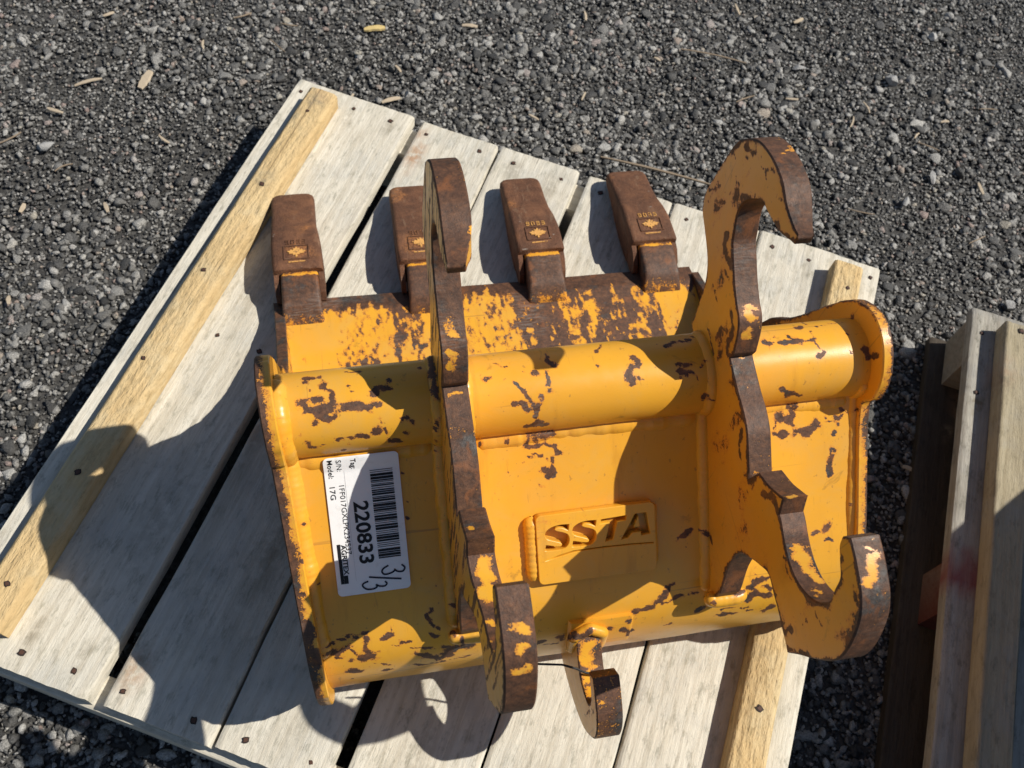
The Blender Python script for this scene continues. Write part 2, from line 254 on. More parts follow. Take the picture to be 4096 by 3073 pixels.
# ------------------------------------------------------------------ wear data: each stroke is a run of 3-D points with a half width (metres)
#CHIPDATA#
CHIP_TXT = ("19 -258 -172 381 -253 -173 382 -247 -174 382;"
    "14 -258 -177 383 -255 -177 383;"
    "22 -243 -173 382 -240 -179 384 -237 -187 385 -233 -192 385 -234 -199 385 -237 -203 383;"
    "22 -260 -195 385 -254 -196 385 -249 -196 385 -244 -197 385;"
    "36 -259 -199 384 -257 -205 382 -251 -207 382 -243 -209 381 -237 -206 382;"
    "26 -243 -212 379 -236 -213 378 -229 -210 380 -223 -206 382 -217 -204 383 -211 -204 383 -206 -208 381 -198 -209 381;"
    "12 -251 -216 376 -246 -215 377;"
    "19 -259 -227 361 -258 -229 357;"
    "11 -257 -229 357 -253 -229 356 -249 -229 355 -244 -229 356 -239 -229 357 -234 -229 357;"
    "16 -233 -228 360 -227 -227 361 -221 -227 361 -216 -227 361 -211 -227 362 -205 -227 362;"
    "12 -225 -228 358 -223 -230 353;"
    "29 -196 -225 366;"
    "23 -229 -230 345;"
    "11 -192 -217 375 -191 -220 372 -189 -224 368 -187 -228 359;"
    "13 -220 -168 379 -213 -169 379 -206 -169 380;"
    "19 -181 -184 385;"
    "26 -195 -196 385 -190 -191 385 -185 -192 385 -179 -193 385;"
    "21 -198 -206 382 -191 -207 382;"
    "12 -201 -196 385;"
    "23 -173 -219 373 -168 -220 372;"
    "23 -163 -222 370;"
    "19 -170 -228 360;"
    "23 -185 -230 352 -177 -230 350;"
    "11 -172 -230 345;"
    "23 -151 -172 382;"
    "23 -140 -159 377 -140 -168 383 -140 -175 386 -140 -182 387 -140 -190 388 -140 -197 388 -140 -201 387 -140 -206 385;"
    "26 -141 -223 373 -141 -226 369 -141 -229 364;"
    "11 -143 -233 348 -142 -233 328;"
    "14 -280 -231 367;"
    "14 -218 -185 385;"
    "11 -214 -193 385;"
    "11 -252 -188 385;"
    "11 -264 -223 369;"
    "23 -31 -174 382 -30 -183 385 -24 -188 385;"
    "15 -33 -193 385 -34 -199 385 -35 -204 383;"
    "15 -69 -201 384 -62 -202 384 -57 -207 382 -52 -214 378 -51 -217 375 -49 -221 371;"
    "17 -68 -216 376 -60 -218 374 -53 -222 369 -45 -223 368;"
    "19 -34 -210 380;"
    "17 -40 -214 378 -43 -218 375 -45 -221 371 -47 -225 366 -48 -228 360;"
    "30 -55 -230 350 -47 -230 354 -39 -230 349;"
    "24 -52 -230 328 -47 -230 328 -42 -230 328 -35 -230 327 -28 -231 326;"
    "22 -54 -236 320 -49 -237 319 -44 -238 318 -39 -238 318 -33 -237 319 -24 -240 316 -21 -245 312;"
    "22 -52 -245 313 -43 -245 313 -38 -247 311;"
    "20 -35 -249 309;"
    "13 -28 -248 309 -29 -253 305 -30 -257 302 -35 -263 297;"
    "25 -38 -256 302 -34 -259 300;"
    "16 -27 -257 302 -29 -263 297;"
    "16 -41 -269 292;"
    "21 -80 -177 383 -74 -182 385 -68 -180 384;"
    "25 -91 -193 385;"
    "25 -45 -192 385;"
    "13 -55 -191 385;"
    "19 15 -191 385;"
    "30 48 -196 385 46 -202 384 48 -210 380;"
    "13 53 -207 382 60 -208 381;"
    "27 53 -189 385 55 -193 385;"
    "15 -71 -233 326;"
    "16 -58 -248 309;"
    "11 -74 -256 303;"
    "20 -98 -232 327;"
    "22 89 -177 383 100 -172 381 107 -172 381 114 -172 381;"
    "16 120 -167 378;"
    "17 94 -199 385 100 -199 385 107 -199 384;"
    "20 94 -206 382 101 -207 382 108 -208 381;"
    "15 95 -211 380;"
    "15 115 -203 383 121 -199 384;"
    "31 119 -226 364;"
    "11 130 -171 396 130 -176 394 130 -181 392 130 -186 391 130 -190 389;"
    "11 112 -204 383 112 -209 381 113 -213 378;"
    "11 127 -231 361;"
    "15 81 -174 382;"
    "11 17 -176 383 26 -165 377;"
    "17 -79 -177 383;"
    "22 152 -213 442;"
    "22 186 -184 385 191 -186 385 198 -187 385 206 -188 385 213 -188 385 220 -188 385 225 -188 385 231 -188 385 236 -188 385;"
    "11 241 -157 368 238 -169 380 239 -177 383 239 -185 385 240 -191 385 241 -197 385 243 -202 384;"
    "27 238 -205 383 241 -204 383;"
    "23 231 -168 379;"
    "11 244 -170 380 251 -169 380 258 -168 379 266 -167 379 276 -167 378;"
    "11 200 -180 384;"
    "16 213 -180 384;"
    "25 273 -204 383;"
    "13 274 -186 385;"
    "23 293 -160 375;"
    "25 201 -226 364 207 -229 356 216 -230 354 222 -230 351;"
    "23 218 -230 327 227 -228 330;"
    "40 210 -236 321 213 -240 318 217 -240 318;"
    "21 222 -235 322 224 -240 317 225 -245 313;"
    "16 205 -242 316 202 -249 310;"
    "29 205 -250 309 214 -251 307;"
    "35 229 -251 308 235 -251 308 241 -251 308 248 -248 310;"
    "11 226 -248 310 232 -248 311 238 -247 311 244 -247 311 250 -246 312 256 -246 312 263 -246 313 269 -245 313 275 -243 315 281 -241 317 287 -238 320;"
    "21 249 -244 314;"
    "16 259 -243 315;"
    "19 270 -243 315;"
    "16 273 -248 310 271 -252 307 270 -256 303;"
    "14 272 -236 321 281 -237 320;"
    "21 293 -239 325;"
    "23 296 -239 338;"
    "24 269 -268 293 267 -276 286 265 -282 281 266 -286 277 267 -290 273;"
    "33 269 -270 291;"
    "30 266 -290 273;"
    "24 287 -203 383 291 -210 380 293 -215 391;"
    "21 297 -297 279 301 -301 275;"
    "11 130 -169 394 130 -176 393 130 -183 392 130 -188 391 130 -194 390 130 -199 389;"
    "13 130 -223 398;"
    "13 130 -230 401;"
    "26 130 -188 454 130 -193 452 130 -197 450 130 -202 448 130 -203 442 130 -204 435 130 -205 428 130 -210 420;"
    "21 130 -281 403 130 -283 396 130 -286 390 130 -289 383 130 -295 381 130 -302 380;"
    "15 -273 -279 291;"
    "19 -278 -313 287;"
    "11 -277 -317 284;"
    "19 -280 -338 264;"
    "11 -265 -325 247;"
    "13 -280 -350 252;"
    "27 -280 -359 243 -279 -365 237;"
    "19 -284 -257 337;"
    "15 -176 -246 311;"
    "13 -175 -268 292;"
    "15 -174 -281 281;"
    "13 -217 -345 227;"
    "11 -154 -337 234;"
    "49 -136 -373 335 -135 -369 297 -135 -370 280 -134 -373 268 -133 -376 259 -132 -379 250;"
    "22 -140 -357 223;"
    "14 -161 -356 217 -164 -361 212 -162 -366 207 -159 -370 203 -153 -373 199;"
    "11 -268 -376 205 -263 -374 203 -259 -372 201 -254 -370 202 -247 -369 204 -240 -368 206;"
    "13 -240 -371 202 -235 -369 204 -229 -367 206 -223 -367 206 -217 -367 207;"
    "34 -265 -380 198 -256 -380 190 -247 -377 194;"
    "23 -258 -383 185;"
    "14 -242 -379 192 -239 -383 185;"
    "20 -227 -372 201 -229 -378 192 -227 -384 184;"
    "40 -232 -386 180 -226 -385 181 -220 -385 181;"
    "25 -201 -368 205 -204 -372 201 -211 -374 197;"
    "16 -192 -378 192 -184 -379 190;"
    "11 -203 -380 190 -196 -381 188;"
    "12 -185 -383 184 -179 -384 182 -173 -385 181 -167 -386 179 -161 -386 179 -156 -386 179 -150 -386 178 -145 -386 178;"
    "33 -181 -387 175 -175 -389 172 -169 -390 169 -164 -392 164 -158 -393 159 -152 -393 161 -145 -392 162;"
    "46 -149 -391 166 -143 -390 170 -137 -388 174 -130 -388 175 -123 -388 175;"
    "22 -134 -390 218 -132 -393 211;"
    "16 -184 -394 153 -177 -395 151 -170 -395 149 -163 -395 149 -156 -395 149 -149 -395 150 -143 -395 151 -137 -394 151 -132 -394 153 -126 -394 155 -121 -393 157;"
    "35 -244 -393 160 -237 -394 158;"
    "16 -248 -396 137;"
    "23 -213 -395 150 -205 -395 150;"
    "11 -220 -390 170 -213 -391 165 -206 -393 159;"
    "16 -163 -375 197 -158 -378 193;"
    "18 -145 -383 217 -141 -384 220;"
    "18 -245 -386 179;"
    "11 -262 -388 176;"
    "11 -227 -391 165;"
    "11 -133 -386 232;"
    "11 -217 -345 227;"
    "33 -279 -362 240 -278 -369 234 -278 -374 229 -277 -379 223 -277 -384 218 -276 -389 213 -276 -393 207;"
    "15 -280 -338 264;"
    "26 51 -381 188 60 -380 190 68 -380 191;"
    "24 68 -380 191 73 -377 194 78 -375 197 83 -371 202 87 -366 208 91 -363 211;"
    "17 78 -377 194 85 -377 195 93 -375 197 100 -373 200;"
    "33 -52 -392 162 -47 -392 163;"
    "26 -30 -391 168 -25 -390 168 -22 -393 183 -17 -395 189;"
    "28 -21 -397 185 -16 -399 188 -10 -400 188 -1 -396 193;"
    "31 21 -393 178;"
    "27 35 -394 174 43 -397 168 53 -394 156;"
    "30 44 -389 186;"
    "30 120 -387 178 125 -386 180;"
    "21 126 -391 218;"
    "19 110 -374 198 118 -374 199;"
    "37 150 -392 162;"
    "11 133 -391 166;"
    "12 88 -393 159 95 -393 162;"
    "14 -44 -394 154 -38 -394 153 -31 -394 153 -26 -393 158 -23 -396 179;"
    "23 97 -327 243 104 -325 245 112 -321 249;"
    "16 121 -322 248 128 -328 249 130 -337 250;"
    "16 105 -334 237;"
    "13 -49 -303 276 -40 -303 276;"
    "18 -28 -299 280;"
    "16 66 -302 277;"
    "16 140 -371 276 146 -372 272;"
    "12 182 -360 215;"
    "11 183 -365 209;"
    "26 184 -372 201 190 -371 203 197 -370 204;"
    "24 150 -386 224 163 -382 217 180 -376 196;"
    "36 178 -384 183 183 -382 188 194 -383 186 200 -384 185;"
    "36 121 -429 385;"
    "24 195 -376 197 202 -378 193;"
    "24 117 -385 181 123 -386 178;"
    "14 122 -390 216 128 -390 219;"
    "15 149 -389 173 157 -388 175 166 -388 174;"
    "15 172 -390 171 179 -390 170;"
    "22 144 -392 164 155 -393 161 161 -392 162 166 -392 163;"
    "15 126 -394 157;"
    "15 180 -392 164 188 -392 165;"
    "34 200 -394 159 207 -392 165;"
    "30 251 -337 234 259 -336 235 265 -334 237;"
    "11 260 -344 228 268 -345 227;"
    "21 266 -291 273;"
    "11 288 -317 255;"
    "12 297 -325 255;"
    "33 130 -347 405 130 -354 419 130 -359 420 130 -364 421 130 -370 421;"
    "11 131 -381 419 130 -386 419 129 -390 419 127 -395 419;"
    "15 124 -406 418 123 -410 420 122 -415 422 122 -420 424 121 -427 425;"
    "11 120 -462 432 120 -464 420;"
    "11 121 -462 452 120 -467 454 120 -471 456;"
    "22 120 -460 384 120 -461 402;"
    "20 120 -472 381 120 -479 397 120 -483 406 120 -486 416;"
    "14 120 -462 522 121 -466 521 120 -470 520 120 -473 519;"
    "13 120 -482 510 120 -485 504 120 -488 499;"
    "13 120 -437 522 121 -441 519 121 -444 516 120 -447 513 121 -450 510;"
    "14 130 -331 374;"
    "11 130 -326 374;"
    "13 130 -89 567 130 -104 576 130 -115 583 130 -125 589;"
    "11 130 -98 579 130 -103 579;"
    "11 130 -109 589 130 -116 589;"
    "17 130 -108 569;"
    "12 130 -74 488 130 -83 501 130 -92 511;"
    "11 130 -94 509 130 -107 521 130 -109 530 130 -111 538;"
    "11 130 -107 539 130 -116 543;"
    "16 130 -120 536;"
    "21 130 -126 540 130 -135 550 130 -142 559;"
    "11 130 -133 584 130 -142 593 130 -152 603;"
    "11 130 -125 591 130 -128 589 130 -131 586;"
    "11 130 -141 588 130 -146 584;"
    "11 130 -167 591;"
    "11 130 -174 594;"
    "11 130 -179 588;"
    "11 130 -88 553 130 -93 551 130 -97 548 130 -101 546 130 -105 543;"
    "30 130 -130 494 130 -131 488 130 -132 482 130 -137 480 130 -142 479 130 -149 479 130 -156 480;"
    "16 130 -150 468 130 -156 469 130 -162 470;"
    "11 130 -143 434 130 -149 434 130 -155 434 130 -160 431 130 -164 429;"
    "26 130 -184 576 130 -189 577;"
    "26 130 -211 590;"
    "11 -137 -122 593 -137 -124 589 -137 -125 584 -137 -126 580 -137 -127 575 -137 -123 562 -137 -118 549 -137 -113 535;"
    "11 -137 -105 535 -137 -111 534 -137 -116 534 -137 -122 534 -137 -128 534;"
    "11 -137 -122 511 -137 -127 510 -137 -132 508 -137 -136 507 -136 -139 502 -136 -142 498;"
    "11 -137 -149 601 -137 -151 597 -137 -153 594 -137 -155 591 -137 -157 587;"
    "11 -132 -482 510 -132 -485 501 -132 -487 493 -132 -490 484;"
    "11 -132 -487 448 -132 -492 456 -132 -497 463;"
    "11 -15 -470 145 -15 -470 170 -15 -470 194;"
    "11 -15 -477 164 -15 -475 184 -15 -474 203;"
    "16 4 -413 171;"
    "12 -11 -412 172 -9 -417 169")
ISLE_TXT = ("63 137 -401 422 137 -406 424 136 -412 426 136 -417 429 135 -423 432 135 -427 434 136 -432 436;"
    "40 131 -440 441 128 -450 451;"
    "37 264 -377 194;"
    "47 135 -447 537 130 -453 535 131 -459 533 126 -464 531;"
    "24 144 -361 436 137 -363 438;"
    "11 130 -439 539 134 -439 539;"
    "28 130 -360 233 130 -364 248 130 -368 262;"
    "45 140 -197 465 145 -202 462;"
    "41 140 -209 454 139 -211 449;"
    "15 138 -218 421 144 -219 421 149 -219 420;"
    "12 134 -319 385 138 -318 386;"
    "19 139 -246 416;"
    "36 150 -129 601 150 -136 603 150 -143 605;"
    "18 143 -150 606;"
    "18 143 -138 604;"
    "35 130 -197 590 130 -200 590;"
    "30 138 -190 467 146 -192 466;"
    "48 -127 -183 470 -126 -188 467 -125 -193 466;"
    "53 -128 -205 459 -127 -209 453 -128 -213 445;"
    "16 -133 -222 420 -128 -222 420 -123 -221 420 -119 -221 420;"
    "11 -131 -328 407 -126 -328 407 -121 -328 407 -116 -328 407;"
    "32 -128 -342 417 -128 -350 425;"
    "66 -124 -377 420 -124 -382 419 -124 -387 419 -124 -392 420 -125 -397 421 -126 -402 423 -126 -406 424;"
    "66 -121 -388 419 -122 -394 420 -122 -400 422 -123 -408 425;"
    "34 -128 -427 433 -127 -432 436;"
    "20 -129 -447 448 -131 -457 463;"
    "30 -123 -458 533 -116 -458 533 -116 -462 532;"
    "37 -119 -470 527 -120 -473 525;"
    "33 -124 -483 514 -118 -482 516;"
    "11 -128 -471 527;"
    "22 -9 -469 215 -6 -468 216;"
    "15 3 -466 217;"
    "106 -3 -407 175 -5 -413 171 -6 -419 167;"
    "46 -9 -432 163 -9 -439 163 -10 -446 165 -11 -453 168;"
    "15 -115 -142 605;"
    "11 -130 -153 606 -124 -152 606 -120 -152 606 -116 -153 606;"
    "18 -129 -180 600;"
    "29 -116 -182 600 -116 -186 598;"
    "29 -118 -196 594")
#ENDCHIPDATA#
def parse(txt):
    A, B, R = [], [], []
    for ln in txt.split(';'):
        q = [int(x) for x in ln.split()]
        if len(q) < 4: continue
        r = q[0] * 1.0e-4; p = np.array(q[1:]).reshape(-1, 3) * 1e-3
        if len(p) == 1: p = np.vstack([p, p])
        for a, b in zip(p[:-1], p[1:]): A.append(a); B.append(b); R.append(r)
    return (np.array(A).reshape(-1, 3), np.array(B).reshape(-1, 3), np.array(R))
CHIP = parse(CHIP_TXT); ISLE = parse(ISLE_TXT)
def stroke_field(P, data):
    """1 on the middle of a stroke, 0 on its edge, falling to -1 one half-width outside"""
    A, B, R = data; f = np.full(len(P), -1.0)
    if not len(R): return f
    Pw = P + np.stack([(fbm(P, 190, 60 + k, 2) - .5) * 0.0062 for k in range(3)], 1)      # ragged, never a clean pen line
    rj = 0.55 + 1.35 * np.clip(fbm(P, 120, 71, 2) * 1.6 - 0.3, 0, 1)
    lo, hi = P.min(0) - .03, P.max(0) + .03
    for a, b, r in zip(A, B, R):
        if (np.maximum(a, b) < lo).any() or (np.minimum(a, b) > hi).any(): continue
        m = (np.abs(P - (a + b) / 2) < (np.abs(b - a) / 2 + 2.2 * r + .006)).all(1); idx = np.nonzero(m)[0]
        if not len(idx): continue
        ab = b - a; t = np.clip(((P[idx] - a) @ ab) / max(ab @ ab, 1e-12), 0, 1)
        d = np.linalg.norm(Pw[idx] - (a + t[:, None] * ab), axis=1)
        f[idx] = np.maximum(f[idx], np.maximum(1 - d / (r * rj[idx]), -1))
    return f
def wear_of(P, base):
    P = np.asarray(P, float); base = np.broadcast_to(base, (len(P),)).astype(float)
    c = stroke_field(P, CHIP); w = np.maximum(base, np.where(c > -0.999, c * 0.74 + 0.03, -1))
    i = stroke_field(P, (ISLE[0], ISLE[1], ISLE[2] * 0.68))
    return np.where(i > -1, np.minimum(w, np.maximum(-i * 0.95, -0.8)) if True else w, w) if len(ISLE[0]) else w

# ------------------------------------------------------------------ generic builders
def taper(u, v):
    d = v + 0.19
    return u * (1 + 0.106 * np.where(d > 0, d, d * 1.0)) - 0.03 * np.where(d > 0, d, d)
def catmull(pts, sub=4):
    """pts: (x, y, corner?) closed loop; smooth between corners"""
    n = len(pts); out = []
    for i in range(n):
        p1 = np.array(pts[i][:2]); p2 = np.array(pts[(i + 1) % n][:2])
        c1 = len(pts[i]) > 2; c2 = len(pts[(i + 1) % n]) > 2
        p0 = 2 * p1 - p2 if c1 else np.array(pts[i - 1][:2]); p3 = 2 * p2 - p1 if c2 else np.array(pts[(i + 2) % n][:2])
        for k in range(sub):
            t = k / sub
            out.append(0.5 * ((2 * p1) + (-p0 + p2) * t + (2 * p0 - 5 * p1 + 4 * p2 - p3) * t * t + (-p0 + 3 * p1 - 3 * p2 + p3) * t ** 3))
    return np.array(out)
def resample(loop, step):
    L = np.vstack([loop, loop[:1]]); seg = np.linalg.norm(np.diff(L, axis=0), axis=1); out = []
    for a, b, l in zip(L[:-1], L[1:], seg):
        k = max(1, int(math.ceil(l / step - 0.2)))
        for j in range(k): out.append(a + (b - a) * j / k)
    out = np.array(out); keep = [0]
    for i in range(1, len(out)):
        if np.linalg.norm(out[i] - out[keep[-1]]) > step * 0.3: keep.append(i)
    return out[keep]
def inset(loop, d):
    a = np.roll(loop, 1, 0); b = np.roll(loop, -1, 0)
    t1 = loop - a; t1 /= np.linalg.norm(t1, axis=1)[:, None]; t2 = b - loop; t2 /= np.linalg.norm(t2, axis=1)[:, None]
    n = np.stack([-(t1 + t2)[:, 1], (t1 + t2)[:, 0]], 1); n /= np.maximum(np.linalg.norm(n, axis=1)[:, None], 1e-9)
    area = 0.5 * np.sum(loop[:, 0] * np.roll(loop[:, 1], -1) - np.roll(loop[:, 0], -1) * loop[:, 1])
    return loop + n * d * (1 if area > 0 else -1)
def in_poly(P, loop):
    x, y = P[:, 0], P[:, 1]; r = np.zeros(len(P), bool); a = loop; b = np.roll(loop, -1, 0)
    for (x1, y1), (x2, y2) in zip(a, b):
        if y1 == y2: continue
        c = ((y1 > y) != (y2 > y)) & (x < (x2 - x1) * (y - y1) / (y2 - y1) + x1); r ^= c
    return r
def loop_dist(P, loop):
    d = np.full(len(P), 1e9); a = loop; b = np.roll(loop, -1, 0)
    for p, q in zip(a, b):
        ab = q - p; t = np.clip(((P - p) @ ab) / max(ab @ ab, 1e-14), 0, 1)
        d = np.minimum(d, np.linalg.norm(P - (p + t[:, None] * ab), axis=1))
    return d
def plate(name, loop, u0, u1, step, mat, parent, face_base=-0.62, edge_base=0.35, rim_w=0.0035, bev=0.0013, umap=None, nlayers=5, seed=0, jag=0.0, post=None, basefn=None):
    """flame-cut steel plate standing in a plane of constant u, cut to `loop` (v, w)"""
    loop = resample(loop, step)
    if jag: loop = loop + (np.stack([fbm(np.c_[loop, loop[:, :1] * 0], 90, seed + k) for k in (1, 2)], 1) - 0.5) * jag
    ins = inset(loop, bev)
    g = np.stack(np.meshgrid(np.arange(loop[:, 0].min(), loop[:, 0].max(), step), np.arange(loop[:, 1].min(), loop[:, 1].max(), step)), -1).reshape(-1, 2)
    g += (rng.random(g.shape) - 0.5) * step * 0.3
    g = g[in_poly(g, ins)]; g = g[loop_dist(g, ins) > step * 0.55]
    n = len(ins); allp = [Vector(p) for p in ins] + [Vector(p) for p in g]
    area = np.sum(ins[:, 0] * np.roll(ins[:, 1], -1) - np.roll(ins[:, 0], -1) * ins[:, 1])
    poly = list(range(n)) if area > 0 else list(range(n))[::-1]
    v2, _, tri, *_ = delaunay_2d_cdt(allp, [], [poly], 1, 1e-7)
    v2 = np.array([tuple(p) for p in v2]); dist = loop_dist(v2, loop)
    nv = len(v2)
    V = [np.c_[np.full(nv, u0), v2], np.c_[np.full(nv, u1), v2]]
    F = [tuple(t) for t in tri] + [tuple(i + nv for i in t[::-1]) for t in tri]
    wf = face_base + np.clip(1 - dist / rim_w, 0, 1) * (0.75 - face_base * 0.4)
    base = [wf, wf]
    us = [u0] + list(np.linspace(u0 + bev, u1 - bev, nlayers)) + [u1]; off = 2 * nv; rings = []
    for k, uu in enumerate(us):
        L = ins if k in (0, len(us) - 1) else loop
        V.append(np.c_[np.full(n, uu), L]); rings.append(off); off += n; base.append(np.full(n, edge_base))
    s = 1 if area > 0 else -1
    for r1, r2 in zip(rings[:-1], rings[1:]):
        for i in range(n):
            j = (i + 1) % n; q = (r1 + i, r1 + j, r2 + j, r2 + i); F.append(q)
    V = np.vstack(V); base = np.concatenate(base)
    base = base + np.where(np.arange(len(V)) >= 2 * nv, (fbm(V, 30, 5 + seed) - 0.5) * 0.9, (fbm(V, 70, 9 + seed, 4) - 0.5) * 1.1)
    if basefn is not None: base = base + basefn(V)
    if post is not None: V = post(V)
    if umap is not None: V[:, 0] = umap(V[:, 0], V[:, 1])
    w = wear_of(V, base)
    o = mesh(name, V, F, mat, parent, {'wear': w}); fix_normals(o); smooth_by_angle(o, 40)
    return o
def grid(name, P, mat, parent, base=-0.62, close_u=False, smooth=True, wear=None):
    """P: (n, m, 3) sheet"""
    n, m, _ = P.shape; V = P.reshape(-1, 3); F = []
    for i in range(n - (0 if close_u else 1)):
        for j in range(m - 1):
            F.append((i * m + j, ((i + 1) % n) * m + j, ((i + 1) % n) * m + j + 1, i * m + j + 1))
    w = wear_of(V, base if np.ndim(base) == 0 else np.asarray(base).reshape(-1))
    return mesh(name, V, F, mat, parent, {'wear': w}, smooth)
def bead(name, path, r, parent, mat=None, seed=0, rip=0.02, base=-0.55):
    """weld bead: a wobbly swept tube along a 3-D path, with ripple"""
    path = np.array(path, float); seg = np.linalg.norm(np.diff(path, axis=0), axis=1); s = np.r_[0, np.cumsum(seg)]
    n = max(8, int(s[-1] / 0.0013)); t = np.linspace(0, s[-1], n)
    Q = np.stack([np.interp(t, s, path[:, k]) for k in range(3)], 1)
    T = np.gradient(Q, axis=0); T /= np.linalg.norm(T, axis=1)[:, None]
    up = np.array([0.3, 0.2, 1.0]); A = np.cross(T, up); A /= np.linalg.norm(A, axis=1)[:, None]; B = np.cross(A, T)
    rr = r * (0.86 + 0.35 * fbm(Q, 70, seed) + rip * np.abs(np.sin(t / 0.0062 * math.pi + 3 * vnoise(Q, 40, seed))))
    e = np.minimum(1, np.minimum(t, s[-1] - t) / (r * 1.1)); rr = rr * np.sqrt(np.clip(1 - (1 - e) ** 2, 0.02, 1))
    k = 12; ang = np.linspace(0, 2 * math.pi, k, endpoint=False); P = np.zeros((k, n, 3))
    for i, a in enumerate(ang): P[i] = Q + (A * math.cos(a) + B * math.sin(a)) * rr[:, None]
    V = P.reshape(-1, 3)
    o = grid(name, P, mat or M_PAINT, parent, base + (fbm(V, 50, seed + 3) - .5) * 0.6, close_u=True); fix_normals(o)
    return o
def loft(name, secs, mat, parent, base=0.4, cn=3, smooth=True, wearfn=None):
    """rounded-rectangle sections: (v, u centre, half width, bottom w, top w, corner radius)"""
    rings = []
    for (v, uc, hw, wb, wt, cr) in secs:
        ring = []
        for cx, cz, a0 in ((hw - cr, wt - cr, 0), (-hw + cr, wt - cr, 90), (-hw + cr, wb + cr, 180), (hw - cr, wb + cr, 270)):
            for k in range(cn + 1):
                a = math.radians(a0 + 90 * k / cn); ring.append((uc + cx + cr * math.cos(a), v, cz + cr * math.sin(a)))
        # split the long top side so wear can vary over it
        R2 = []
        for i in range(len(ring)):
            p, q = np.array(ring[i]), np.array(ring[(i + 1) % len(ring)]); R2.append(p)
            if i % (cn + 1) == cn:
                for k in range(1, 8): R2.append(p + (q - p) * k / 8)
        rings.append(R2)
    R = np.array(rings); n, m, _ = R.shape; V = R.reshape(-1, 3); F = []
    for i in range(n - 1):
        for j in range(m): F.append((i * m + j, (i + 1) * m + j, (i + 1) * m + (j + 1) % m, i * m + (j + 1) % m))
    F.append(tuple(range(m))); F.append(tuple(range((n - 1) * m, n * m)))
    o = mesh(name, V, F, mat, parent, {'wear': wear_of(V, base if wearfn is None else wearfn(V))}); fix_normals(o); smooth_by_angle(o, 50) if smooth else None
    return o
def box_bm(V, F, c, h, R=None):
    b = len(V)
    for dx in (-1, 1):
        for dy in (-1, 1):
            for dz in (-1, 1):
                p = np.array((dx * h[0], dy * h[1], dz * h[2]))
                V.append(np.array(c) + (R @ p if R is not None else p))
    for f in ((0, 1, 3, 2), (4, 6, 7, 5), (0, 4, 5, 1), (2, 3, 7, 6), (0, 2, 6, 4), (1, 5, 7, 3)): F.append(tuple(b + i for i in f))

# ================================================================== THE SETTING: gravel ground
def ground():
    M = NT('crushed_asphalt_ground'); vec = M.coord(); n = M.noise(vec, 120, 6, 0.7); n2 = M.noise(vec, 3.0, 3, 0.5)
    c = M.ramp(n, [(0.3, (0.018, 0.0175, 0.017)), (0.52, (0.055, 0.053, 0.050)), (0.74, (0.17, 0.163, 0.15))])
    c = M.mix(M.math('MULTIPLY', n2, 0.35), c, (0.075, 0.07, 0.064)); M.l(c, M.b.inputs['Base Color']); M.b.inputs['Roughness'].default_value = 0.85
    M.l(M.bump(n, 0.006, 1.0), M.b.inputs['Normal'])
    z = GZ - 0.0045
    V = []; F = []; xs = [-40, -2, 0.2, 2.4, 40]; ys = [-40, -2, 0.3, 2.4, 40]
    for y in ys:
        for x in xs: V.append((x, y, z))
    for j in range(4):
        for i in range(4): F.append((j * 5 + i, j * 5 + i + 1, j * 5 + i + 6, j * 5 + i + 5))
    tag(mesh('ground', V, F, M.m), kind='structure')
ground()
AX = np.array((0.480294, 0.877107)); BX = np.array((0.877107, -0.480294))     # pallet axes: along and across the boards
def in_pallet(x, y, m=0.0):
    a = x * AX[0] + y * AX[1]; b = x * BX[0] + y * BX[1]
    return (b > -0.52 + m) & (b < 0.475 - m) & (a > -0.57 + m) & (a < 0.412 - m)
def stone_material():
    M = NT('gravel_stone'); g = M.n('ShaderNodeNewGeometry'); r = g.outputs['Random Per Island']
    c = M.ramp(r, [(0.0, (0.04, 0.0385, 0.037)), (0.25, (0.11, 0.106, 0.100)), (0.55, (0.24, 0.232, 0.216)), (0.78, (0.42, 0.405, 0.375)), (0.92, (0.60, 0.58, 0.54)), (0.945, (0.40, 0.29, 0.25)), (0.975, (0.50, 0.45, 0.36)), (1.0, (0.62, 0.61, 0.58))])
    vec = M.coord(); n = M.noise(vec, 420, 4, 0.7)
    c = M.mix(0.85, c, M.mix(M.step(n, 0.3, 0.7), (0.30, 0.30, 0.30), (1, 1, 1)), 'MULTIPLY')
    M.l(c, M.b.inputs['Base Color']); M.b.inputs['Roughness'].default_value = 0.50; M.b.inputs['Specular IOR Level'].default_value = 0.6
    M.l(M.bump(n, 0.003, 1.0), M.b.inputs['Normal'])
    return M.m
M_STONE = stone_material()
def ico(sub):
    import bmesh
    bm = bmesh.new(); bmesh.ops.create_icosphere(bm, subdivisions=sub, radius=1.0)
    V = np.array([v.co[:] for v in bm.verts]); F = np.array([[v.index for v in f.verts] for f in bm.faces]); bm.free()
    return V, F
def rock_shapes(sub, n):
    V, F = ico(sub); out = []
    for k in range(n):
        W_ = V.copy()
        for c in range(9):                                     # chop with random planes: angular crushed stone
            d = rng.normal(size=3); d /= np.linalg.norm(d); h = rng.uniform(0.32, 0.72); s = W_ @ d
            W_ = W_ - np.outer(np.maximum(s - h, 0), d)
        W_ *= rng.uniform(0.7, 1.35, 3) * 1.25; out.append(W_)
    return out, F
